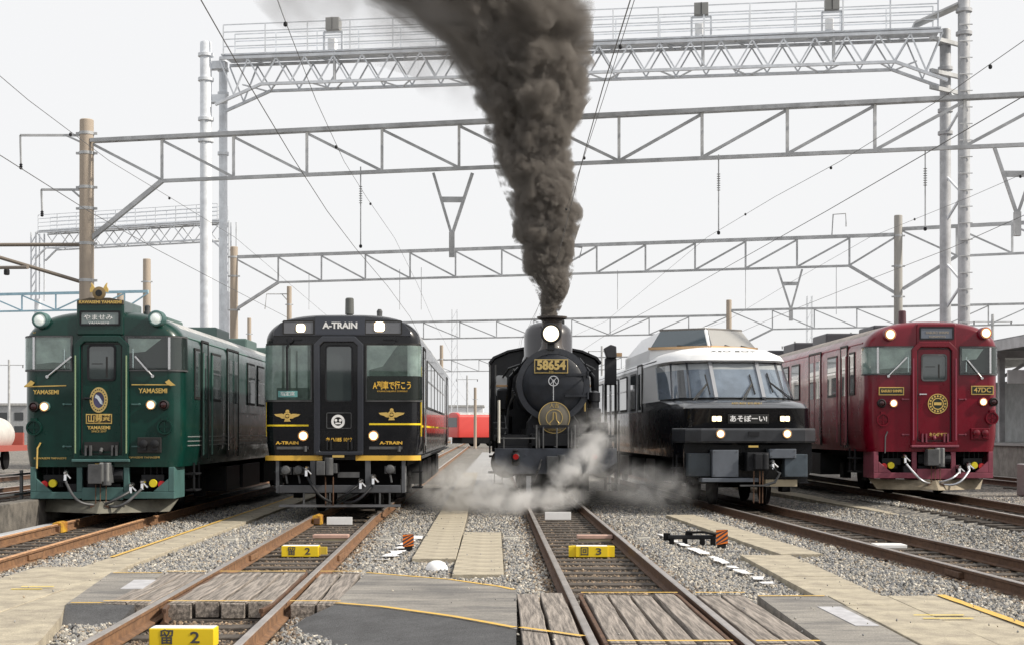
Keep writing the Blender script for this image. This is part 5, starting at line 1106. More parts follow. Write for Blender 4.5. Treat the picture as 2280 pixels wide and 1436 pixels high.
# nearest gantry
g1 = GLine(193, 40., 2280, 34.5); t0 = g1.t(205); 
G1 = truss_gantry('wire_gantry', 'nearest grey lattice wire gantry on the stout banded concrete pole', g1, t0, g1.t(2280)+6.2, 9.53, 8.37, (g1.t(1937)-g1.t(352))/9, galv, g1.t(1378), struts=(True,False), drop=1.45)
vhanger(G1, g1, 965, 1052, 1006, 386, 445, 525, 573, galv); vhanger(G1, g1, 2213, 2318, 2265, 326, 388, 480, 526, galv)
for px, ya, yb in ((803,372,545),(1600,345,515),(2060,332,506)): dropper(G1, g1, px, ya, yb, galv)
p1 = pole('stout tan concrete pole with steel bands behind the green railcar', g1.A.x, g1.A.y, CAMZ+(960-267)*40/F, .185, bands=[CAMZ+(960-y)*40/F for y in (298,342,418,465,543,625)])
for x0, x1, y, yd, yk in ((45,186,302,365,322),(92,186,423,470,450)):
    q = MB(); s_ = 40/F; A_ = at(x0,y,40)-p1.location; B_ = at(x1,y,40)-p1.location; q.bar(A_, B_, .05, .06); q.bar(A_, A_+Vector((.02,0,-(yd-y)*s_)), .04, .05); q.bar(A_+(B_-A_)*.72, B_+Vector((.05,0,-(yk-y)*s_)), .04, .05); q.build('bracket_arm', galv, p1)
    MB().lathe(A_+Vector((.02,0,-(yd-y)*s_)),(0,0,-1),[(.02,0),(.05,.03),(.03,.05),(.05,.08),(.03,.1),(.05,.13),(.02,.16)],10).build('insulator', gear_d, p1)
for a, b, r_ in ((at(-60,546,40),at(178,545,40),.05),(at(-60,556,40),at(180,628,40),.05),(at(-60,597,40),at(62,596,38),.045)):
    MB().tube(a-p1.location, b-p1.location, r_, 8).build('stay_tube', mat('stay_brown',(.20,.17,.14),.6), p1)
MB().lathe(at(15,600,40)-p1.location,(0,0,-1),[(.06,0),(.08,.03),(.08,.14),(.05,.16)],10).build('stay_insulator', gear_d, p1)
# second gantry
g2 = GLine(521, 66., 2000, 58.4)
G2 = truss_gantry('wire_gantry', 'second grey lattice wire gantry between slimmer concrete poles', g2, g2.t(525), g2.t(1996), 9.45, 8.27, (g2.t(1888)-g2.t(617))/12, galv, g2.t(1235), dbl=False, struts=(True,True), drop=1.15)
vhanger(G2, g2, 1732, 1786, 1761, 600, 632, 690, 714, galv)
pole('slim tan concrete pole at the left end of the second gantry', g2.A.x, g2.A.y, CAMZ+(960-550)*66/F, .17, bands=(8.6,9.45,7.1)); q_ = g2.at(2000,700)
pole('slim grey concrete pole behind the maroon railcar', q_.x, q_.y, CAMZ+(960-480)*q_.y/F, .16, mat('concrete_pole_grey',(.40,.385,.36),.85,col2=(.30,.29,.27),vscale=1.6,stretch=(1,1,.15)), bands=(9.4,8.2,7.0))
for px, ya, yb in ((688,608,690),(890,600,690),(938,596,690),(1660,592,690),(1375,602,690),(1862,590,700)): MB().tube(g2.at(px,ya), g2.at(px,yb), .012, 6).build('dropper_rod', galv, G2)
MB().path([g2.at(1852,530),g2.at(1855,478),g2.at(1883,476),g2.at(1884,505)],.03,6).build('hoop_bracket', galv, G2); MB().path([g2.at(1290,575),g2.at(1296,552),g2.at(1262,548)],.03,6).build('hoop_bracket', galv, G2)
g2b = GLine(2004, 58.4, 2280, 56.6)
G2b = truss_gantry('wire_gantry', 'grey lattice gantry arm running on beyond the pole of the maroon railcar', g2b, .1, g2b.L+8, 9.66, 8.5, 2.05, galv, g2b.L+9, dbl=False, struts=(True,False), drop=1.2)
# third and fourth gantries, far
g3 = GLine(940, 105., 1620, 99.)
truss_gantry('wire_gantry', 'third far wire gantry seen above the white railcar', g3, -8, g3.t(1620), 9.45, 8.25, 2.7, galv, 14, w=.12, dbl=False, struts=(False,True))
g3b = GLine(1628, 98., 2280, 93.)
truss_gantry('wire_gantry', 'far wire gantry seen over the maroon railcar roof', g3b, 0, g3b.L+6, 9.7, 8.4, 2.7, galv, 10, w=.12, dbl=False, struts=(True,False))
q_ = g3.at(1623,700); pole('short far concrete pole above the white railcar hut', q_.x, q_.y, CAMZ+(960-668)*q_.y/F, .18)
g4 = GLine(900, 165., 1900, 150.)
truss_gantry('wire_gantry', 'farthest wire gantry fading in the haze', g4, -20, g4.L+20, 9.6, 8.3, 3.2, galv, 22, w=.16, dbl=False, struts=(False,False))
# blue gantry at the left
g5 = GLine(-60, 79., 330, 77.)
truss_gantry('wire_gantry', 'pale blue lattice gantry above the green railcar', g5, -3, g5.L, 8.96, 8.06, 1.95, galv_b, 4, w=.1, dbl=False, struts=(False,False))
for px, py, Z, r_, lb in ((327,577,78,.2,'tan concrete pole at the end of the pale blue gantry'),(268,648,86,.19,'short pole tip right behind the gilded crest of the green railcar'),(644,638,98,.16,'far concrete pole with bracket above the black railcar roof'),(555,708,112,.15,'far concrete pole tip between green and black railcars'),
                      (983,768,128,.15,'far pole beside the black railcar roof'),(1058,862,150,.14,'slender far pole beside the locomotive cab')):
    X_ = (px-1140)*Z/F; pp = pole(lb, X_, Z, CAMZ+(960-py)*Z/F, r_, bands=(CAMZ+(960-py)*Z/F-1.2,))
    if px == 644:
        z_ = CAMZ+(960-655)*Z/F; MB().path([(0,0,z_),(-1.5,0,z_),(-1.6,0,z_-1.0)],.04,6).build('bracket_arm', galv, pp); MB().tube((-.5,0,z_),(-.1,0,z_-.45),.03,6).build('bracket_stay', galv, pp)
# signal gantries: box trusses with walkway
def signal_gantry(label, pa, Za, pb, Zb, zT, zB, zdeck, panel, m, col_r, zc0, zc1, haunch, half=.5, rail_h=.95, det=True):
    gl = GLine(pa, Za, pb, Zb); r = thing('signal_gantry', label, 'gantry', group='signal gantries'); Lg = gl.L
    hb = haunch
    for o in (-half, half):
        member(r, gl.p(.35,zT,o), gl.p(Lg-.35,zT,o), .09, .09, m, 'top_chord'); member(r, gl.p(hb,zB,o), gl.p(Lg-hb,zB,o), .09, .09, m, 'bottom_chord')
        member(r, gl.p(hb,zB,o), gl.p(.2,zB-.62,o), .09, .09, m, 'haunch'); member(r, gl.p(Lg-hb,zB,o), gl.p(Lg-.2,zB-.62,o), .09, .09, m, 'haunch')
        n = int(round((Lg-.7)/panel)); st = (Lg-.7)/n
        def low(t): return zB if hb <= t <= Lg-hb else zB-.62*(1-(min(t,Lg-t)-.2)/(hb-.2))
        for i in range(n):
            a = .35+st*i; b = a+st; c = (a+b)/2
            member(r, gl.p(a,zT-.04,o), gl.p(c,low(c)+.04,o), .045, .045, m, 'diagonal'); member(r, gl.p(c,low(c)+.04,o), gl.p(b,zT-.04,o), .045, .045, m, 'diagonal')
        # railing
        rl = MB(); nn = int(Lg/1.4)
        for k in range(1,5): rl.bar(gl.p(.5,zdeck+rail_h*k/4,o*1.15), gl.p(Lg-.5,zdeck+rail_h*k/4,o*1.15), .03, .03)
        rl.build('handrail', m, r)
        for i in range(nn+1): t = .5+(Lg-1.0)*i/nn; member(r, gl.p(t,zdeck-.02,o*1.15), gl.p(t,zdeck+rail_h,o*1.15), .04, .04, m, 'railing_post')
    n2 = int(Lg/1.1)
    for z_ in (zT,zB):
        for i in range(1,n2): t = Lg*i/n2; member(r, gl.p(t,z_,-half), gl.p(t+(.5 if i%2 else -.5),z_,half), .04, .04, m, 'cross_brace')
    member(r, gl.p(.4,zdeck,0), gl.p(Lg-.4,zdeck,0), half*2.1, .05, m, 'walkway')
    return gl, r
sg, SG = signal_gantry('large pale steel signal gantry with railed walkway high over the tracks', 478, 49., 2120, 45.6, 13.886, 13.0, 14.0, .95, galv_l, .2, 0, 0, 1.75)
def column(r, gl, t, off, rad, zt, rungs=False, cm=None):
    galv_l = cm or MATS['light_grey_steel']
    p = gl.p(t, 0, off); MB().lathe((p.x,p.y,-.3),(0,0,1),[(rad,0),(rad,zt+.25),(rad*.9,zt+.3)],20).build('column', galv_l, r, smooth=True)
    for z in (zt-.5, zt-1.3, zt-2.6, zt-3.3): MB().lathe((p.x,p.y,z),(0,0,1),[(rad*1.05,0),(rad*1.35,.02),(rad*1.35,.12),(rad*1.05,.14)],16).build('flange', galv_l, r, smooth=True)
    if rungs:
        for i in range(26): z = 1.5+.5*i; MB().bar((p.x-rad*1.1,p.y-rad-.02,z),(p.x+rad*1.1,p.y-rad-.02,z),.025,.03).build('rung', galv, r)
column(SG, sg, -.14, -.45, .19, 14.45); column(SG, sg, .10, .55, .14, 14.2)
cg_ = mat('column_grey',(.40,.41,.43),.55,var=.15); column(SG, sg, sg.t(2110), .5, .17, 14.2, False, cg_); column(SG, sg, sg.t(2140), -.55, .18, 17.0, True, cg_)
for i in range(9):
    z0_ = 1.5+1.35*i; member(SG, sg.p(sg.t(2112),z0_,.4), sg.p(sg.t(2138),z0_+(.65 if i%2 else -.65),-.4), .06, .06, galv_l, 'lacing')
for t_, z_ in ((.0,13.7),(.0,12.6)): member(SG, sg.p(-.1,z_,-.3), sg.p(.5,z_,-.3), .3, .25, galv_l, 'bracket')
for z_ in (13.7,12.7,12.2): member(SG, sg.p(sg.L-.7,z_,-.5), sg.p(sg.L+.3,z_,.5), .12, .12, galv, 'bracket')
member(SG, sg.p(sg.L-1.2,14.15,-.2), sg.p(sg.L+.2,14.75,-.2), .8, .06, galv, 'stair')
for px, y0_, y1_, lb in ((750,50,122,'backs of a signal unit on the large gantry left of the smoke'),(1562,18,88,'signal unit on the large gantry right of the smoke'),(1850,6,78,'signal unit on the large gantry nearest its right columns')):
    b_ = sg.at(px, y1_); t = thing('gantry_signal', lb, 'signal', b_, math.atan2(sg.d.y, sg.d.x), 'signals on the large gantry'); k_ = b_.y/F; H = (y1_-y0_)*k_
    MB().box(-.22,.22,-.6,-.2,H*.62,H).build('signal_head', mat('signal_grey',(.26,.26,.25),.5), t, bevel=.01); MB().box(-.01,.01,-.62,-.6,H*.62,H).build('seam', gear_d, t)
    fr = MB()
    for x in (-.3,.3): fr.box(x-.03,x+.03,-.5,-.44,0,H*.58)
    fr.box(-.3,.3,-.5,-.44,H*.54,H*.6); fr.build('mounting_frame', galv_l, t); MB().box(-.2,.05,-.42,-.1,H*.05,H*.4).build('relay_box', white, t, bevel=.02)
    MB().tube((0.05,-.47,-.95),(.05,-.47,.0),.05,8).build('support_post', galv, t)
sg2, SG2 = signal_gantry('small far signal gantry behind the stout concrete pole', 84, 92., 512, 87., 13.95, 12.95, 14.05, 1.6, galv_l, .2, 0, 0, 1.0)
for t_ in (0, sg2.L):
    for o in (-.4,.4):
        for dt in (-.18,.18): member(SG2, sg2.p(t_+dt,9.8,o), sg2.p(t_+dt,14,o), .08, .08, galv_l, 'tower_leg')
    for i in range(7): member(SG2, sg2.p(t_-.18,10+.55*i,-.4), sg2.p(t_+.18,10.5+.55*i,-.4), .05, .05, galv_l, 'lacing')
    p_ = sg2.p(t_,0,0); MB().lathe((p_.x,p_.y,-.3),(0,0,1),[(.22,0),(.2,10.2)],16).build('column', galv_l, SG2, smooth=True)

# ------------------------------------------------------------------ overhead wires
for k, lb in ((1,'overhead wire pair above the green railcar track'),(2,'overhead wire pair above the black railcar track'),(3,'overhead wire pair above the locomotive track'),(4,'overhead wire pair above the white railcar track'),(5,'overhead wire pair above the maroon railcar track')):
    w = thing('overhead_wire', lb, 'wire', group='overhead wires')
    zs_ = [6,9,12,16,20,25,30,38,48,60,80,110,160,230]
    MB().path([(tx(k,Z)+.12*math.sin(Z*.13+k),Z,RT+5.25) for Z in zs_], .006, 6).build('contact_wire', wire_m, w)
    MB().path([(tx(k,Z)+.3+.12*math.sin(Z*.1+k),Z,RT+6.25+.25*math.cos(Z*.16)) for Z in zs_], .0045, 6).build('messenger_wire', wire_m, w)
    for Zb_ in (14.5+.9*k, 21.2+1.1*k, 29+k):
        q = MB(); x_ = tx(k,Zb_)+.3+.12*math.sin(Zb_*.1+k); z_ = RT+6.25+.25*math.cos(Zb_*.16)
        q.lathe((x_,Zb_,z_-.05),(0,0,1),[(.010,0),(.022,.010),(.025,.03),(.018,.05),(.006,.055)],10); q.build('insulator', gear_d, w, smooth=True)

# ================================================================== small things on the ground
def marker_box(label, px0, px1, Z, x, txt, tz=0.):
    t = thing('track_marker_box', label, 'marker', (x,Z,.015), -.02, 'yellow marker boxes between rails'); w = (px1-px0)*Z/F/2
    b = MB(); b.prism([(-w,0),(w,0),(w,.145),(-w,.145)], -.09, .09); b.build('box', pyel, t, bevel=.006)
    MB().box(-w+.01,w-.01,-.08,.08,.1452,.149).build('top_plate', wpaint, t)
    text(txt[0], 'marking', pblk, t, -w*.45, -.092, .072, .09, .105, off=.002, ext=.002); text(txt[1], 'marking', pblk, t, w*.42, -.092, .072, .09, .075, off=.002, ext=.002)
    return t
marker_box('yellow box marked with a character and 2 in front of the crossing planks', 336, 480, 11.75, -2.60, '留2')
marker_box('yellow box marked with a character and 2 below the black railcar', 632, 714, 20.15, -2.87, '留2')
t = marker_box('yellow box with slanted ends marked with a character and 3 on the locomotive track', 1280, 1352, 20.1, 1.08, '回3')
for s in (-1,1): MB().prism([(s*.22,0),(s*.31,.0),(s*.31,.14),(s*.22,.145)] if s > 0 else [(s*.31,0),(s*.22,0),(s*.22,.145),(s*.31,.14)], -.05, .09).build('end_plate', pyel, t)
MB().box(.25,.36,-.06,.0,.03,.13).build('side_tab', mat('tab_yellow',(.62,.45,.05),.5), C.objects['track_marker_box.001'])
for lb, x, Z, w, h in (('white board standing between rails under the black railcar', -3.13, 26.9, .23, .14),('white board standing between rails before the locomotive', .88, 28.4, .25, .15)):
    t = thing('white_board', lb, 'board', (x,Z,.02)); MB().box(-w,w,-.02,.02,0,h).build('panel', wpaint, t, bevel=.004); MB().box(-w*.8,w*.8,.02,.1,0,h*.5).build('stand', conc, t)
t = thing('white_board', 'white board lying between the rails of the white railcar track', 'board', (5.5,21.7,.02)); MB().box(-.22,.22,-.25,.1,0,.05).build('panel', wpaint, t, bevel=.006); MB().box(-.2,.2,-.2,.05,-.05,.0).build('stand', conc, t)
for lb, x, Z in (('pinkish timber block on ballast of the black railcar track', -2.80, 23.0),('pinkish timber block on ballast of the locomotive track', 1.28, 22.9)):
    t = thing('timber_block', lb, 'block', (x,Z,.0)); MB().box(-.25,.25,-.1,.1,.0,.06).build('base', mat('block_tan',(.48,.42,.28),.8,var=.15), t, bevel=.006); MB().box(-.28,.27,-.12,.1,.0605,.115).build('cap', mat('block_pink',(.50,.33,.27),.8,var=.15), t, bevel=.006)
def hazard(label, x, Z, w, h, zb):
    t = thing('hazard_sign', label, 'sign', (x,Z,0)); MB().box(-w/2,w/2,0,.012,zb,zb+h).build('panel', mat('sign_backing',(.05,.045,.06),.5), t)
    n = 4
    for i in range(-1,n+1):          # orange diagonal stripes clipped to the panel
        a = zb+h*(i-.1)/n*1.25-h*.1; P = [(-w/2,a),(w/2,a+h*.55),(w/2,a+h*.55+h*.15),(-w/2,a+h*.15)]
        P = [(x_, min(zb+h, max(zb, z_))) for x_, z_ in P]
        if abs(P[0][1]-P[3][1])+abs(P[1][1]-P[2][1]) > .01: MB().prism(P, -.004, -.0005).build('stripe', orange, t)
    MB().box(-w*.35,w*.35,.0,.1,-.02,zb+.02).build('foot', gear_d, t); return t
hazard('small orange and black striped sign on a dark foot left of the slab path', -1.47, 21.0, .155, .18, .075)
hazard('small orange and black striped sign on the end of the point lever', 3.06, 21.6, .17, .22, .06)
t = thing('point_lever', 'black point lever frame lying on ballast beside the locomotive track', 'lever', (2.75,22.2,.0))
MB().box(-.42,.3,-.06,.06,.10,.16).build('beam', gear_d, t, bevel=.01)
for x in (-.36,-.16,.1,.26): MB().box(x-.03,x+.03,-.08,.08,-.02,.12).build('leg', undr, t)
MB().box(-.48,-.38,-.05,.05,.08,.19).build('weight', undr, t, bevel=.01); MB().lathe((-.1,0,.16),(0,0,1),[(.06,0),(.05,.06)],10).build('pivot', undr, t); MB().path([(-.1,-.05,.2),(.1,-.08,.21),(.3,-.06,.17)],.02,6).build('handle', undr, t)
def ragged(label, pts_, w, z=.035):
    P = dense(pts_, .09); Lf = []; Rt = []
    for i, p in enumerate(P):
        j1 = .7*(j1 if i else 0)+random.uniform(-.3,.3); j2 = .7*(j2 if i else 0)+random.uniform(-.3,.3); Lf.append((p[0]-w*(.7+j1), p[1])); Rt.append((p[0]+w*(.7+j2), p[1]))
    mb = MB(); n = len(P); mb.add([(x,y,z+random.uniform(-.006,.008)) for x,y in Lf]+[(x,y,z+random.uniform(-.006,.008)) for x,y in Rt], [(i,n+i,n+i+1,i+1) for i in range(n-1) if math.sin(i*.83)+math.sin(i*.37+1)+random.uniform(-.5,.5) > -.6])
    tag(mb.build('white_marking', mat('marking_white',(.74,.74,.75),.8,var=.1,bump=.4,bscale=30)), label, 'marking', kind='structure')
ragged('ragged white paint mark on ballast beside the small striped sign', [(-1.5,23.6),(-1.62,22.0),(-1.56,20.6),(-1.66,19.2)], .13, .05)
ragged('long ragged white paint line on ballast right of the locomotive track', [(2.42,24.0),(2.55,21.6),(2.62,20.3),(2.72,18.2),(2.83,16.2)], .09, .05)
ragged('short white paint mark on ballast before the dark asphalt apron', [(-1.36,11.05),(-1.3,10.6),(-1.26,10.0)], .06, .05)
t = MB(); t.lathe((-.93,18.3,-.02),(0,0,1),[(.14,0),(.135,.06),(.10,.11),(.05,.135),(.005,.14)],20); tag(t.build('white_dome', wpaint, smooth=True), 'white rounded cover at the foot of the slab path', 'cover')
for x, Z, lb in ((-4.35,22.9,'small pale block left of the black railcar track'),(-1.95,22.9,'small pale block right of the black railcar track'),(-.02,23.2,'small pale block left of the locomotive track'),(2.05,23.2,'small pale block right of the locomotive track')):
    t = thing('pale_block', lb, 'block', (x,Z,-.01)); MB().box(-.11,.11,-.08,.08,0,.07).build('body', mat('block_pale',(.55,.53,.48),.8,var=.15), t, bevel=.008); MB().box(-.09,.09,-.06,.06,.07,.085).build('lid', conc, t)
for x, Z, lb in ((-7.64,24.9,'yellow wheel stop clamped on the rail under the green railcar'),(-3.6,27.05,'yellow wheel stop clamped on the rail under the black railcar')):
    t = thing('wheel_stop', lb, 'wheel stop', (x,Z,.02)); MB().prism([(-.02,.0),(.14,.0),(.14,.17),(.06,.19),(-.02,.16)], -.22, .12).build('shoe', mat('stop_yellow',(.60,.36,.03),.6,col2=(.3,.12,.03),vscale=10), t, bevel=.01); MB().box(.02,.12,-.3,-.22,.02,.12).build('clamp', rust_d, t)

# dark signal between locomotive and white railcar
c_ = at(1360, 900, 40); t = thing('yard_signal', 'dark signal unit on two posts between locomotive and white railcar', 'signal', (c_.x,40,0))
zz = lambda py: CAMZ+(960-py)*40/F
for x in (-.14,.13): MB().box(x-.035,x+.035,-.03,.03,-.05,zz(855)).build('post', gasket, t)
MB().box(-.16,.15,-.12,.2,zz(856),zz(797)).build('signal_head', mat('signal_dark',(.035,.035,.04),.6,var=.2), t, bevel=.02)
MB().prism([(-.12,zz(797)),(.14,zz(797)),(.13,zz(772)),(-.02,zz(768)),(-.2,zz(776)),(-.18,zz(782))], -.3, .1).build('hood', MATS['signal_dark'], t, bevel=.02)
MB().box(.14,.3,-.05,.05,zz(793),zz(785)).build('side_arm', tan_trim, t)
MB().tube((-.02,-.2,0),(-.02,-.2,zz(870)),.022,8).build('white_pole', wpaint, t); MB().tube((.2,-.25,.0),(.2,-.25,zz(935)),.02,8).build('pale_pole', mat('post_pale',(.55,.53,.48),.4), t)
MB().box(-.4,.4,-.3,.2,-.05,.12).build('base', conc, t)

# left side: low wall, trough, fence, tank wagon
tag(MB().slab(ccw([(-8.55,22.5),(-8.25,22.5),(-9.0,70),(-9.3,70)]), -.1, .52).build('retaining_wall', mat('wall_stained',(.17,.155,.135),.95,col2=(.07,.065,.058),vscale=3,bump=.5), bevel=.02), 'low stained concrete wall left of the green railcar', 'wall')
tag(MB().slab(ccw([(-8.0,15),(-7.82,15),(-8.25,40),(-8.43,40)]), -.1, .09).build('cable_trough', mat('trough_grey',(.45,.47,.5),.7,var=.1), bevel=.01), 'pale cable trough beside the green railcar track', 'trough')
fn = thing('fence', 'thin steel fence on the low wall', 'fence', (-8.75,24,0))
for i in range(5): MB().box(-.025-.03*i,.025-.03*i,i*2.5+.0,i*2.5+.05,-.05,1.02).build('post', gear, fn)
for z in (.95,.6): MB().bar((0,0,z),(-.12,10.05,z),.035,.035).build('rail', gear, fn)
tw = thing('tank_wagon', 'white tank wagon beyond the low wall', 'wagon', (-21.2,56,RT), R(2))
MB().lathe((0,0,1.4),(0,1,0),[(.4,0),(.66,.15),(.72,.4),(.72,5.6),(.66,5.85),(.4,6)],28).build('tank', mat('tank_white',(.55,.54,.51),.5,var=.1), tw, smooth=True)
MB().box(-1.1,1.1,-.4,6.4,.75,.98).build('frame', mat('wagon_red',(.34,.08,.06),.6), tw); MB().box(-1.0,1.0,-.1,.1,.98,1.5).build('saddle', MATS['wagon_red'], tw); MB().box(-1.0,1.0,5.8,6,.98,1.5).build('saddle', MATS['wagon_red'], tw)
for y in (1.2,4.8): wheelset(tw, y)
bx = thing('box_wagon', 'faded red box wagon behind the white tank wagon', 'wagon', (-20.6,68,RT), R(2)); MB().box(-1.3,1.3,0,9,1.0,3.1).build('body', MATS['wagon_red'], bx, bevel=.03); MB().box(-1.25,1.25,.05,8.95,3.1,3.25).build('roof', roofg, bx, bevel=.05)
for y in (1.5,7.5): wheelset(bx, y)
# right side: platform with canopy
pf = thing('station_platform', 'grey station platform with steel canopy beyond the maroon railcar', 'platform', (16.2,36,0))
MB().box(0,6,0,70,-.1,1.25).build('platform_wall', conc, pf, bevel=.02); MB().box(-.08,6,0,70,1.251,1.33).build('coping', mat('coping_grey',(.42,.42,.41),.8), pf)
for i in range(10):
    MB().box(.9,1.1,i*7+2,i*7+2.2,1.331,4.3).build('column', galv, pf); MB().box(-.2,5.5,i*7+2,i*7+2.2,4.3,4.55).build('roof_beam', galv, pf); MB().bar((1,i*7+2.1,3.6),(2.2,i*7+2.1,4.3),.1,.1).build('knee_brace', galv, pf)
MB().box(-.6,6,0,70,4.551,4.66).build('canopy', mat('canopy_grey',(.24,.25,.26),.6,var=.2), pf); MB().box(-.62,-.5,0,70,4.3,4.62).build('fascia', galv, pf)
for i in range(4): MB().box(.2,.9,i*9+4,i*9+4.1,3.3,3.75).build('hanging_sign', wpaint, pf)
MB().box(2.5,2.7,3,60,1.331,3.6).build('back_wall', mat('waiting_wall',(.40,.42,.42),.7,var=.15), pf)
cbx = thing('relay_cabinet', 'pale grey relay cabinet beside the maroon railcar', 'cabinet', (11.95,34.5,.2)); MB().box(0,.9,0,.6,0,.75).build('body', mat('cabinet_grey',(.5,.52,.53),.5), cbx, bevel=.02); MB().box(.44,.46,-.012,.0,.05,.7).build('door_gap', gear_d, cbx)
# far red railcar
fr_ = thing('red_railcar', 'far coral red railcar crossing behind the locomotive', 'train', (-6.2,155,RT), R(-64))
shell('body', fr_, 1.4, .95, 3.0, 3.55, .15, .2, 20, [redcar, roofg], e=3, roof_from=.3)
MB().box(-1.1,1.1,-.02,.0,2.0,3.0).build('windscreen', glass_d, fr_)
for i in range(9):
    if i % 4 != 3: MB().box(-1.42,-1.4,1.8+i*1.9,3.0+i*1.9,1.95,2.75).build('window', glass, fr_)
MB().box(-1.3,1.3,.5,19.5,.3,.95).build('underframe', undr, fr_)
for y in (2.5,4.5,15.5,17.5): wheelset(fr_, y)
# buildings at the edge of the yard
def block(label, px0, px1, py, Z, m, nwin):
    x0, x1 = (px0-1140)*Z/F, (px1-1140)*Z/F; H = CAMZ+(960-py)*Z/F; t = thing('yard_building', label, 'building', ((x0+x1)/2,Z,0), group='far buildings'); w = (x1-x0)/2
    MB().box(-w,w,0,12,-.2,H).build('wall', m, t); MB().box(-w-.3,w+.3,-.3,12.3,H,H+.4).build('roof', roofg, t)
    for i in range(nwin):
        x = -w+2*w*(i+.5)/nwin
        for z in ([H*.3,H*.68] if H > 6 else [H*.5]): MB().box(x-w/nwin*.55,x+w/nwin*.55,-.06,.0,z-.6,z+.8).build('window', glass_d, t)
block('pale two storey building far behind the red railcar', 985, 1075, 905, 330, mat('lodge_pale',(.7,.71,.73),.8,var=.05), 6); block('wide low shed far left beyond the tank wagon', -120, 60, 902, 260, mat('shed_grey',(.36,.37,.38),.8,var=.1), 5)
block('pale block far between locomotive and white railcar', 1280, 1420, 878, 380, mat('block_white',(.6,.6,.6),.8,var=.08), 7); block('brownish building hidden low behind the black railcar', 880, 985, 900, 300, mat('block_brown',(.34,.30,.27),.8,var=.1), 5)
for px, py, Z, lb in ((1012,690,210,'hazy lattice mast far behind the black railcar'),(1802,660,230,'hazy lattice mast far behind the maroon railcar')):
    t = thing('lattice_mast', lb, 'mast', ((px-1140)*Z/F,Z,0), group='far masts'); H = CAMZ+(960-py)*Z/F
    for x in (-.45,.45):
        for y in (-.45,.45): MB().bar((x,y,-.2),(x*.8,y*.8,H),.10,.10).build('leg', galv_l, t)
    for i in range(12): z = H*i/12; MB().bar((-.44,-.44,z),(.42,-.44,z+H/12),.06,.06).build('lacing', galv_l, t)

for px, py, Z in ((1290,800,190),(1340,770,170),(1405,812,205),(1895,740,150),(1770,760,175),(955,800,180),(1040,835,215),(20,800,160),(2210,700,120)):
    t = thing('catenary_mast', 'slender far catenary mast with cross arm in the yard background', 'mast', ((px-1140)*Z/F,Z,0), group='slender far masts'); H = CAMZ+(960-py)*Z/F
    MB().lathe((0,0,-.2),(0,0,1),[(.16,0),(.12,H+.2)],10).build('shaft', galv, t, smooth=True); MB().bar((-1.6,0,H-.6),(1.6,0,H-.6),.08,.08).build('cross_arm', galv, t)
    for x in (-1.5,1.5): MB().lathe((x,0,H-.9),(0,0,1),[(.06,0),(.06,.3)],8).build('insulator', gear, t)
# ================================================================== smoke, steam, haze
def volume_mat(name, col, dens, aniso=.1, node=None):
    m = bpy.data.materials.new(name); m.use_nodes = True; t = m.node_tree; t.nodes.clear()
    o = t.nodes.new('ShaderNodeOutputMaterial'); v = t.nodes.new('ShaderNodeVolumePrincipled'); v.inputs['Color'].default_value = (*col,1); v.inputs['Density'].default_value = dens; v.inputs['Anisotropy'].default_value = aniso
    t.links.new(v.outputs[0], o.inputs['Volume'])
    if node: node(t, v)
    return m
SX, SY = lo.location.x-.0131*(d0+.62), 30.8+d0+.62
PR = [(712,1222,20),(690,1223,21),(650,1232,33),(600,1221,52),(550,1216,60),(500,1218,72),(450,1210,78),(400,1198,80),(350,1186,86),(300,1186,94),(250,1184,108),(200,1178,124),(150,1170,138),(100,1150,156),(50,1122,180),(0,1088,208),(-60,1030,245),(-130,980,265),(-200,930,280)]
def prof(py):
    for a, b in zip(PR, PR[1:]):
        if a[0] >= py >= b[0]: k = (a[0]-py)/(a[0]-b[0]); return a[1]+(b[1]-a[1])*k, a[2]+(b[2]-a[2])*k
    return PR[-1][1], PR[-1][2]
def puffs(name, m, lst, voxel, label, sub=2, disp=0.):
    bm = bmesh.new()
    for c, r in lst:
        bmesh.ops.create_icosphere(bm, subdivisions=sub, radius=r, matrix=Matrix.Translation(c) @ Matrix.Diagonal((1,1,random.uniform(.8,1.05),1)))
    me = bpy.data.meshes.new(name); bm.to_mesh(me); bm.free(); me.materials.append(m)
    o = bpy.data.objects.new(name, me); C.objects.link(o)
    rm = o.modifiers.new('remesh', 'REMESH'); rm.mode = 'VOXEL'; rm.voxel_size = voxel; rm.use_smooth_shade = True
    if disp:
        for sc, st in ((.75,disp),(.28,disp*.5)):
            tx_ = bpy.data.textures.new('billow', 'CLOUDS'); tx_.noise_scale = sc; tx_.noise_depth = 2
            dm_ = o.modifiers.new('billow', 'DISPLACE'); dm_.texture = tx_; dm_.strength = st; dm_.mid_level = .5; dm_.texture_coords = 'LOCAL'
    tag(o, label, 'smoke', kind='stuff'); return o
sp = SY/F; lst = []; py = 712
while py > -190:
    cx_, hw_ = prof(py); r = hw_*sp; c = Vector(((cx_-1140)*sp, SY, CAMZ+(960-py)*sp))
    lst.append((c, r*.72))
    for i in range(7):
        a = random.uniform(0,2*PI); rr = r*random.uniform(.24,.48); e = r-rr*random.uniform(.7,1.0)
        lst.append((c+Vector((e*math.cos(a), e*math.sin(a)*.95, random.uniform(-.3,.3)*r)), rr))
    for i in range(9):
        a = random.uniform(0,2*PI); rr = r*random.uniform(.10,.2); e = r*random.uniform(.86,1.0)
        lst.append((c+Vector((e*math.cos(a), e*math.sin(a)*.95, random.uniform(-.3,.3)*r)), rr))
    py -= max(6, hw_*.30)
lst = [(c, r*1.22) for c, r in lst if r > .0]
zlo, zhi = CAMZ+(960-714)*sp, CAMZ+(960+205)*sp
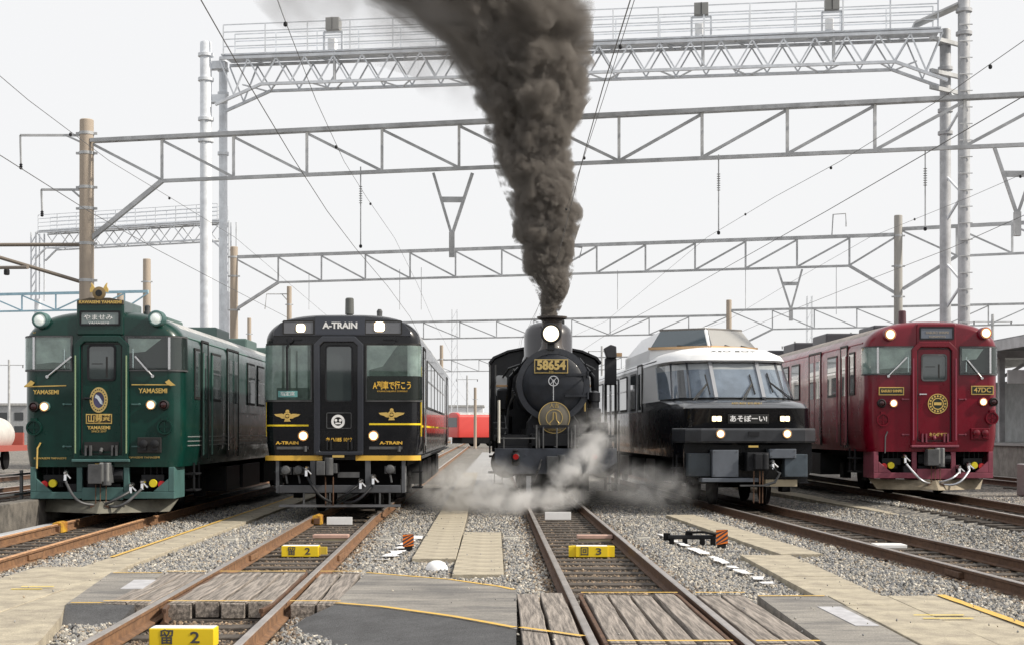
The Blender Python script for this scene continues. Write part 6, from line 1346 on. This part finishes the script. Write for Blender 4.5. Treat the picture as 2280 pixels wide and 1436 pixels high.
def curve_node(t, src, pts_, vmin, vmax):
    n = t.nodes.new('ShaderNodeFloatCurve'); c = n.mapping.curves[0]; n.mapping.use_clip = False
    P = [(max(0,min(1,(z-zlo)/(zhi-zlo))), (v-vmin)/(vmax-vmin)) for z, v in pts_]; P.sort()
    c.points[0].location = P[0]; c.points[1].location = P[-1]
    for q in P[1:-1]: c.points.new(*q)
    n.mapping.update(); t.links.new(src, n.inputs['Value'])
    mr = t.nodes.new('ShaderNodeMapRange'); mr.clamp = False; mr.inputs[3].default_value = vmin; mr.inputs[4].default_value = vmax; t.links.new(n.outputs[0], mr.inputs[0]); return mr.outputs[0]
def math_(t, op, a, b=None, c=None):
    n = t.nodes.new('ShaderNodeMath'); n.operation = op
    for i, v in enumerate((a,b,c)):
        if v is None: continue
        if isinstance(v, (int,float)): n.inputs[i].default_value = v
        else: t.links.new(v, n.inputs[i])
    return n.outputs[0]
def plume_density(t, v):
    tc = t.nodes.new('ShaderNodeTexCoord'); sx = t.nodes.new('ShaderNodeSeparateXYZ'); t.links.new(tc.outputs['Object'], sx.inputs[0])
    zz_ = [(CAMZ+(960-a)*sp, (b-1140)*sp, c*sp) for a,b,c in PR]
    mz = t.nodes.new('ShaderNodeMapRange'); mz.inputs[1].default_value = zlo; mz.inputs[2].default_value = zhi; t.links.new(sx.outputs['Z'], mz.inputs[0]); zn = mz.outputs[0]
    cxv = curve_node(t, zn, [(z,x) for z,x,h in zz_], -3, 2); hwv = curve_node(t, zn, [(z,h) for z,x,h in zz_], 0, 3)
    acc = 0; S = []
    for (z0_,_,h0),(z1_,_,h1) in zip(zz_, zz_[1:]): S.append((z0_,acc)); acc += (z1_-z0_)/((h0+h1)/2)
    S.append((zz_[-1][0],acc)); sv_ = curve_node(t, zn, S, 0, acc)
    ux = math_(t,'DIVIDE', math_(t,'SUBTRACT', sx.outputs['X'], cxv), hwv); uy = math_(t,'DIVIDE', math_(t,'SUBTRACT', sx.outputs['Y'], SY), hwv)
    rho = math_(t,'SQRT', math_(t,'ADD', math_(t,'MULTIPLY',ux,ux), math_(t,'MULTIPLY',uy,uy)))
    cb_ = t.nodes.new('ShaderNodeCombineXYZ'); t.links.new(ux, cb_.inputs[0]); t.links.new(uy, cb_.inputs[1]); t.links.new(sv_, cb_.inputs[2])
    dn = t.nodes.new('ShaderNodeTexNoise'); dn.inputs['Scale'].default_value = 2.0; dn.inputs['Detail'].default_value = 2; t.links.new(cb_.outputs[0], dn.inputs['Vector'])
    ad = t.nodes.new('ShaderNodeVectorMath'); ad.operation = 'MULTIPLY_ADD'; ad.inputs[1].default_value = (.35,.35,.35); t.links.new(dn.outputs['Color'], ad.inputs[0]); t.links.new(cb_.outputs[0], ad.inputs[2])
    vo = t.nodes.new('ShaderNodeTexVoronoi'); vo.feature = 'F1'; vo.inputs['Scale'].default_value = 1.25; vo.inputs['Detail'].default_value = 3; vo.inputs['Roughness'].default_value = .55; vo.inputs['Lacunarity'].default_value = 2.4; vo.normalize = True
    t.links.new(ad.outputs[0], vo.inputs['Vector'])
    fn = t.nodes.new('ShaderNodeTexNoise'); fn.inputs['Scale'].default_value = 4.5; fn.inputs['Detail'].default_value = 5; fn.inputs['Roughness'].default_value = .6; t.links.new(cb_.outputs[0], fn.inputs['Vector'])
    f = math_(t,'ADD', math_(t,'SUBTRACT', .97, rho), math_(t,'ADD', math_(t,'MULTIPLY', math_(t,'SUBTRACT', .33, vo.outputs['Distance']), 2.3), math_(t,'MULTIPLY', math_(t,'SUBTRACT', fn.outputs[0], .5), .5)))
    # soft on the drifting left flank, firm on the right
    soft = math_(t,'MAXIMUM', .16, math_(t,'MULTIPLY', math_(t,'MULTIPLY', ux, -1.0), math_(t,'MULTIPLY', zn, .55)))
    d = math_(t,'DIVIDE', f, soft); cl = t.nodes.new('ShaderNodeClamp'); t.links.new(d, cl.inputs[0])
    t.links.new(math_(t,'MULTIPLY', cl.outputs[0], math_(t,'DIVIDE', 9.0, math_(t,'ADD', hwv, .08))), v.inputs['Density'])
smoke_m = volume_mat('dark_smoke', (.31,.287,.265), 7.5, .0, plume_density); smoke_m.cycles.volume_step_rate = .065
puffs('smoke_plume', smoke_m, lst, .12, 'thick dark brown smoke plume billowing from the locomotive chimney')
lst = []; py = 640
while py > -190:
    cx_, hw_ = prof(py); r = hw_*sp*1.08; k_ = max(0, (300-py)/300); c = Vector(((cx_-1140-hw_*.25*k_)*sp, SY, CAMZ+(960-py)*sp)); lst.append((c, r*.95))
    if py < 260:
        for i in range(2): lst.append((c+Vector((-r*random.uniform(.7,1.3), random.uniform(-.5,.5)*r, random.uniform(-.2,.3)*r)), r*random.uniform(.3,.55)))
    py -= max(10, hw_*.5)
def wispy(lo_, hi_, peak, scale, off=(0,0,0)):
    def f(t, v):
        tc = t.nodes.new('ShaderNodeTexCoord'); n = t.nodes.new('ShaderNodeTexNoise'); n.inputs['Scale'].default_value = scale; n.inputs['Detail'].default_value = 3; n.inputs['Distortion'].default_value = .4
        t.links.new(tc.outputs['Object'], n.inputs['Vector']); mr = t.nodes.new('ShaderNodeMapRange'); mr.inputs[1].default_value = lo_; mr.inputs[2].default_value = hi_; mr.inputs[3].default_value = 0; mr.inputs[4].default_value = peak
        t.links.new(n.outputs[0], mr.inputs[0]); t.links.new(mr.outputs[0], v.inputs['Density'])
    return f
veil_m = volume_mat('thin_smoke', (.6,.58,.57), .4, .2, wispy(.45,.75,.55,.8)); veil_m.cycles.volume_step_rate = .2
puts_ = puffs('smoke_veil', veil_m, lst, .14, 'thin smoke veil drifting left around the dark plume')
def puff_density(peak, nscale):
    def f(t, v):
        tc = t.nodes.new('ShaderNodeTexCoord'); ln = t.nodes.new('ShaderNodeVectorMath'); ln.operation = 'LENGTH'; t.links.new(tc.outputs['Object'], ln.inputs[0])
        fr = t.nodes.new('ShaderNodeMapRange'); fr.interpolation_type = 'SMOOTHSTEP'; fr.inputs[1].default_value = 1; fr.inputs[2].default_value = .15; fr.inputs[3].default_value = 0; fr.inputs[4].default_value = peak
        t.links.new(ln.outputs['Value'], fr.inputs[0])
        n = t.nodes.new('ShaderNodeTexNoise'); n.inputs['Scale'].default_value = nscale; n.inputs['Detail'].default_value = 6; n.inputs['Roughness'].default_value = .6; n.inputs['Distortion'].default_value = .8; gp_ = t.nodes.new('ShaderNodeNewGeometry'); t.links.new(gp_.outputs['Position'], n.inputs['Vector'])
        r2 = t.nodes.new('ShaderNodeMapRange'); r2.inputs[1].default_value = .43; r2.inputs[2].default_value = .66; r2.inputs[3].default_value = .0; r2.inputs[4].default_value = 1.7; t.links.new(n.outputs[0], r2.inputs[0])
        mu = t.nodes.new('ShaderNodeMath'); mu.operation = 'MULTIPLY'; t.links.new(fr.outputs[0], mu.inputs[0]); t.links.new(r2.outputs[0], mu.inputs[1]); t.links.new(mu.outputs[0], v.inputs['Density'])
    return f
for lb, px, py, Z, rx_, ry_, rz_, rot, pk_, ns in (('pale steam cloud rolling left along the ground from the locomotive', 1060, 1085, 30.2, 1.7, 1.1, .72, 0, 2.3, 2.4),
      ('bright steam jet slanting down in front of the buffer beam', 1262, 1060, 30.0, 1.45, .55, .42, .78, 4.6, 2.6), ('pale steam puff low between the rails before the locomotive', 1190, 1115, 29.6, 1.3, .8, .36, .1, 3.2, 2.4),
      ('thin steam rising beside the right end of the buffer beam', 1335, 980, 30.4, .75, .5, .85, .2, 2.4, 2.2), ('thin grey steam drifting towards the white railcar', 1440, 1080, 30.4, 1.9, 1.1, .6, -.1, 1.0, 2.2)):
    bm = bmesh.new(); bmesh.ops.create_icosphere(bm, subdivisions=3, radius=1); me = bpy.data.meshes.new('steam_cloud'); bm.to_mesh(me); bm.free()
    sm_ = volume_mat('steam', (1.,.998,.995), 1, .35, puff_density(pk_, ns)); sm_.cycles.volume_step_rate = .25; me.materials.append(sm_); o = bpy.data.objects.new('steam_cloud', me); C.objects.link(o)
    p = at(px,py,Z); o.location = p; o.scale = (rx_,ry_,rz_); o.rotation_euler = (0,-rot,0); tag(o, lb, 'steam', kind='stuff')
# shed added unseen behind the camera to darken reflections and cut sky fill
sh_ = thing('unseen_reflection_shed', 'unseen dark shed added behind the camera for reflections on the trains', 'shed', (0,-24,0)); MB().box(-60,60,-10,0,-.1,4.4).build('wall', mat('unseen_shed_wall',(.07,.07,.072),.8,var=.3), sh_); MB().box(-61,61,-11,.6,4.4,4.9).build('roof', mat('unseen_shed_roof',(.10,.10,.105),.7), sh_)
for i in range(12): MB().box(-56+i*10,-51+i*10,0,.06,-.1,3.8).build('door', mat('unseen_shed_door',(.14,.145,.15),.6), sh_)
flush_texts()
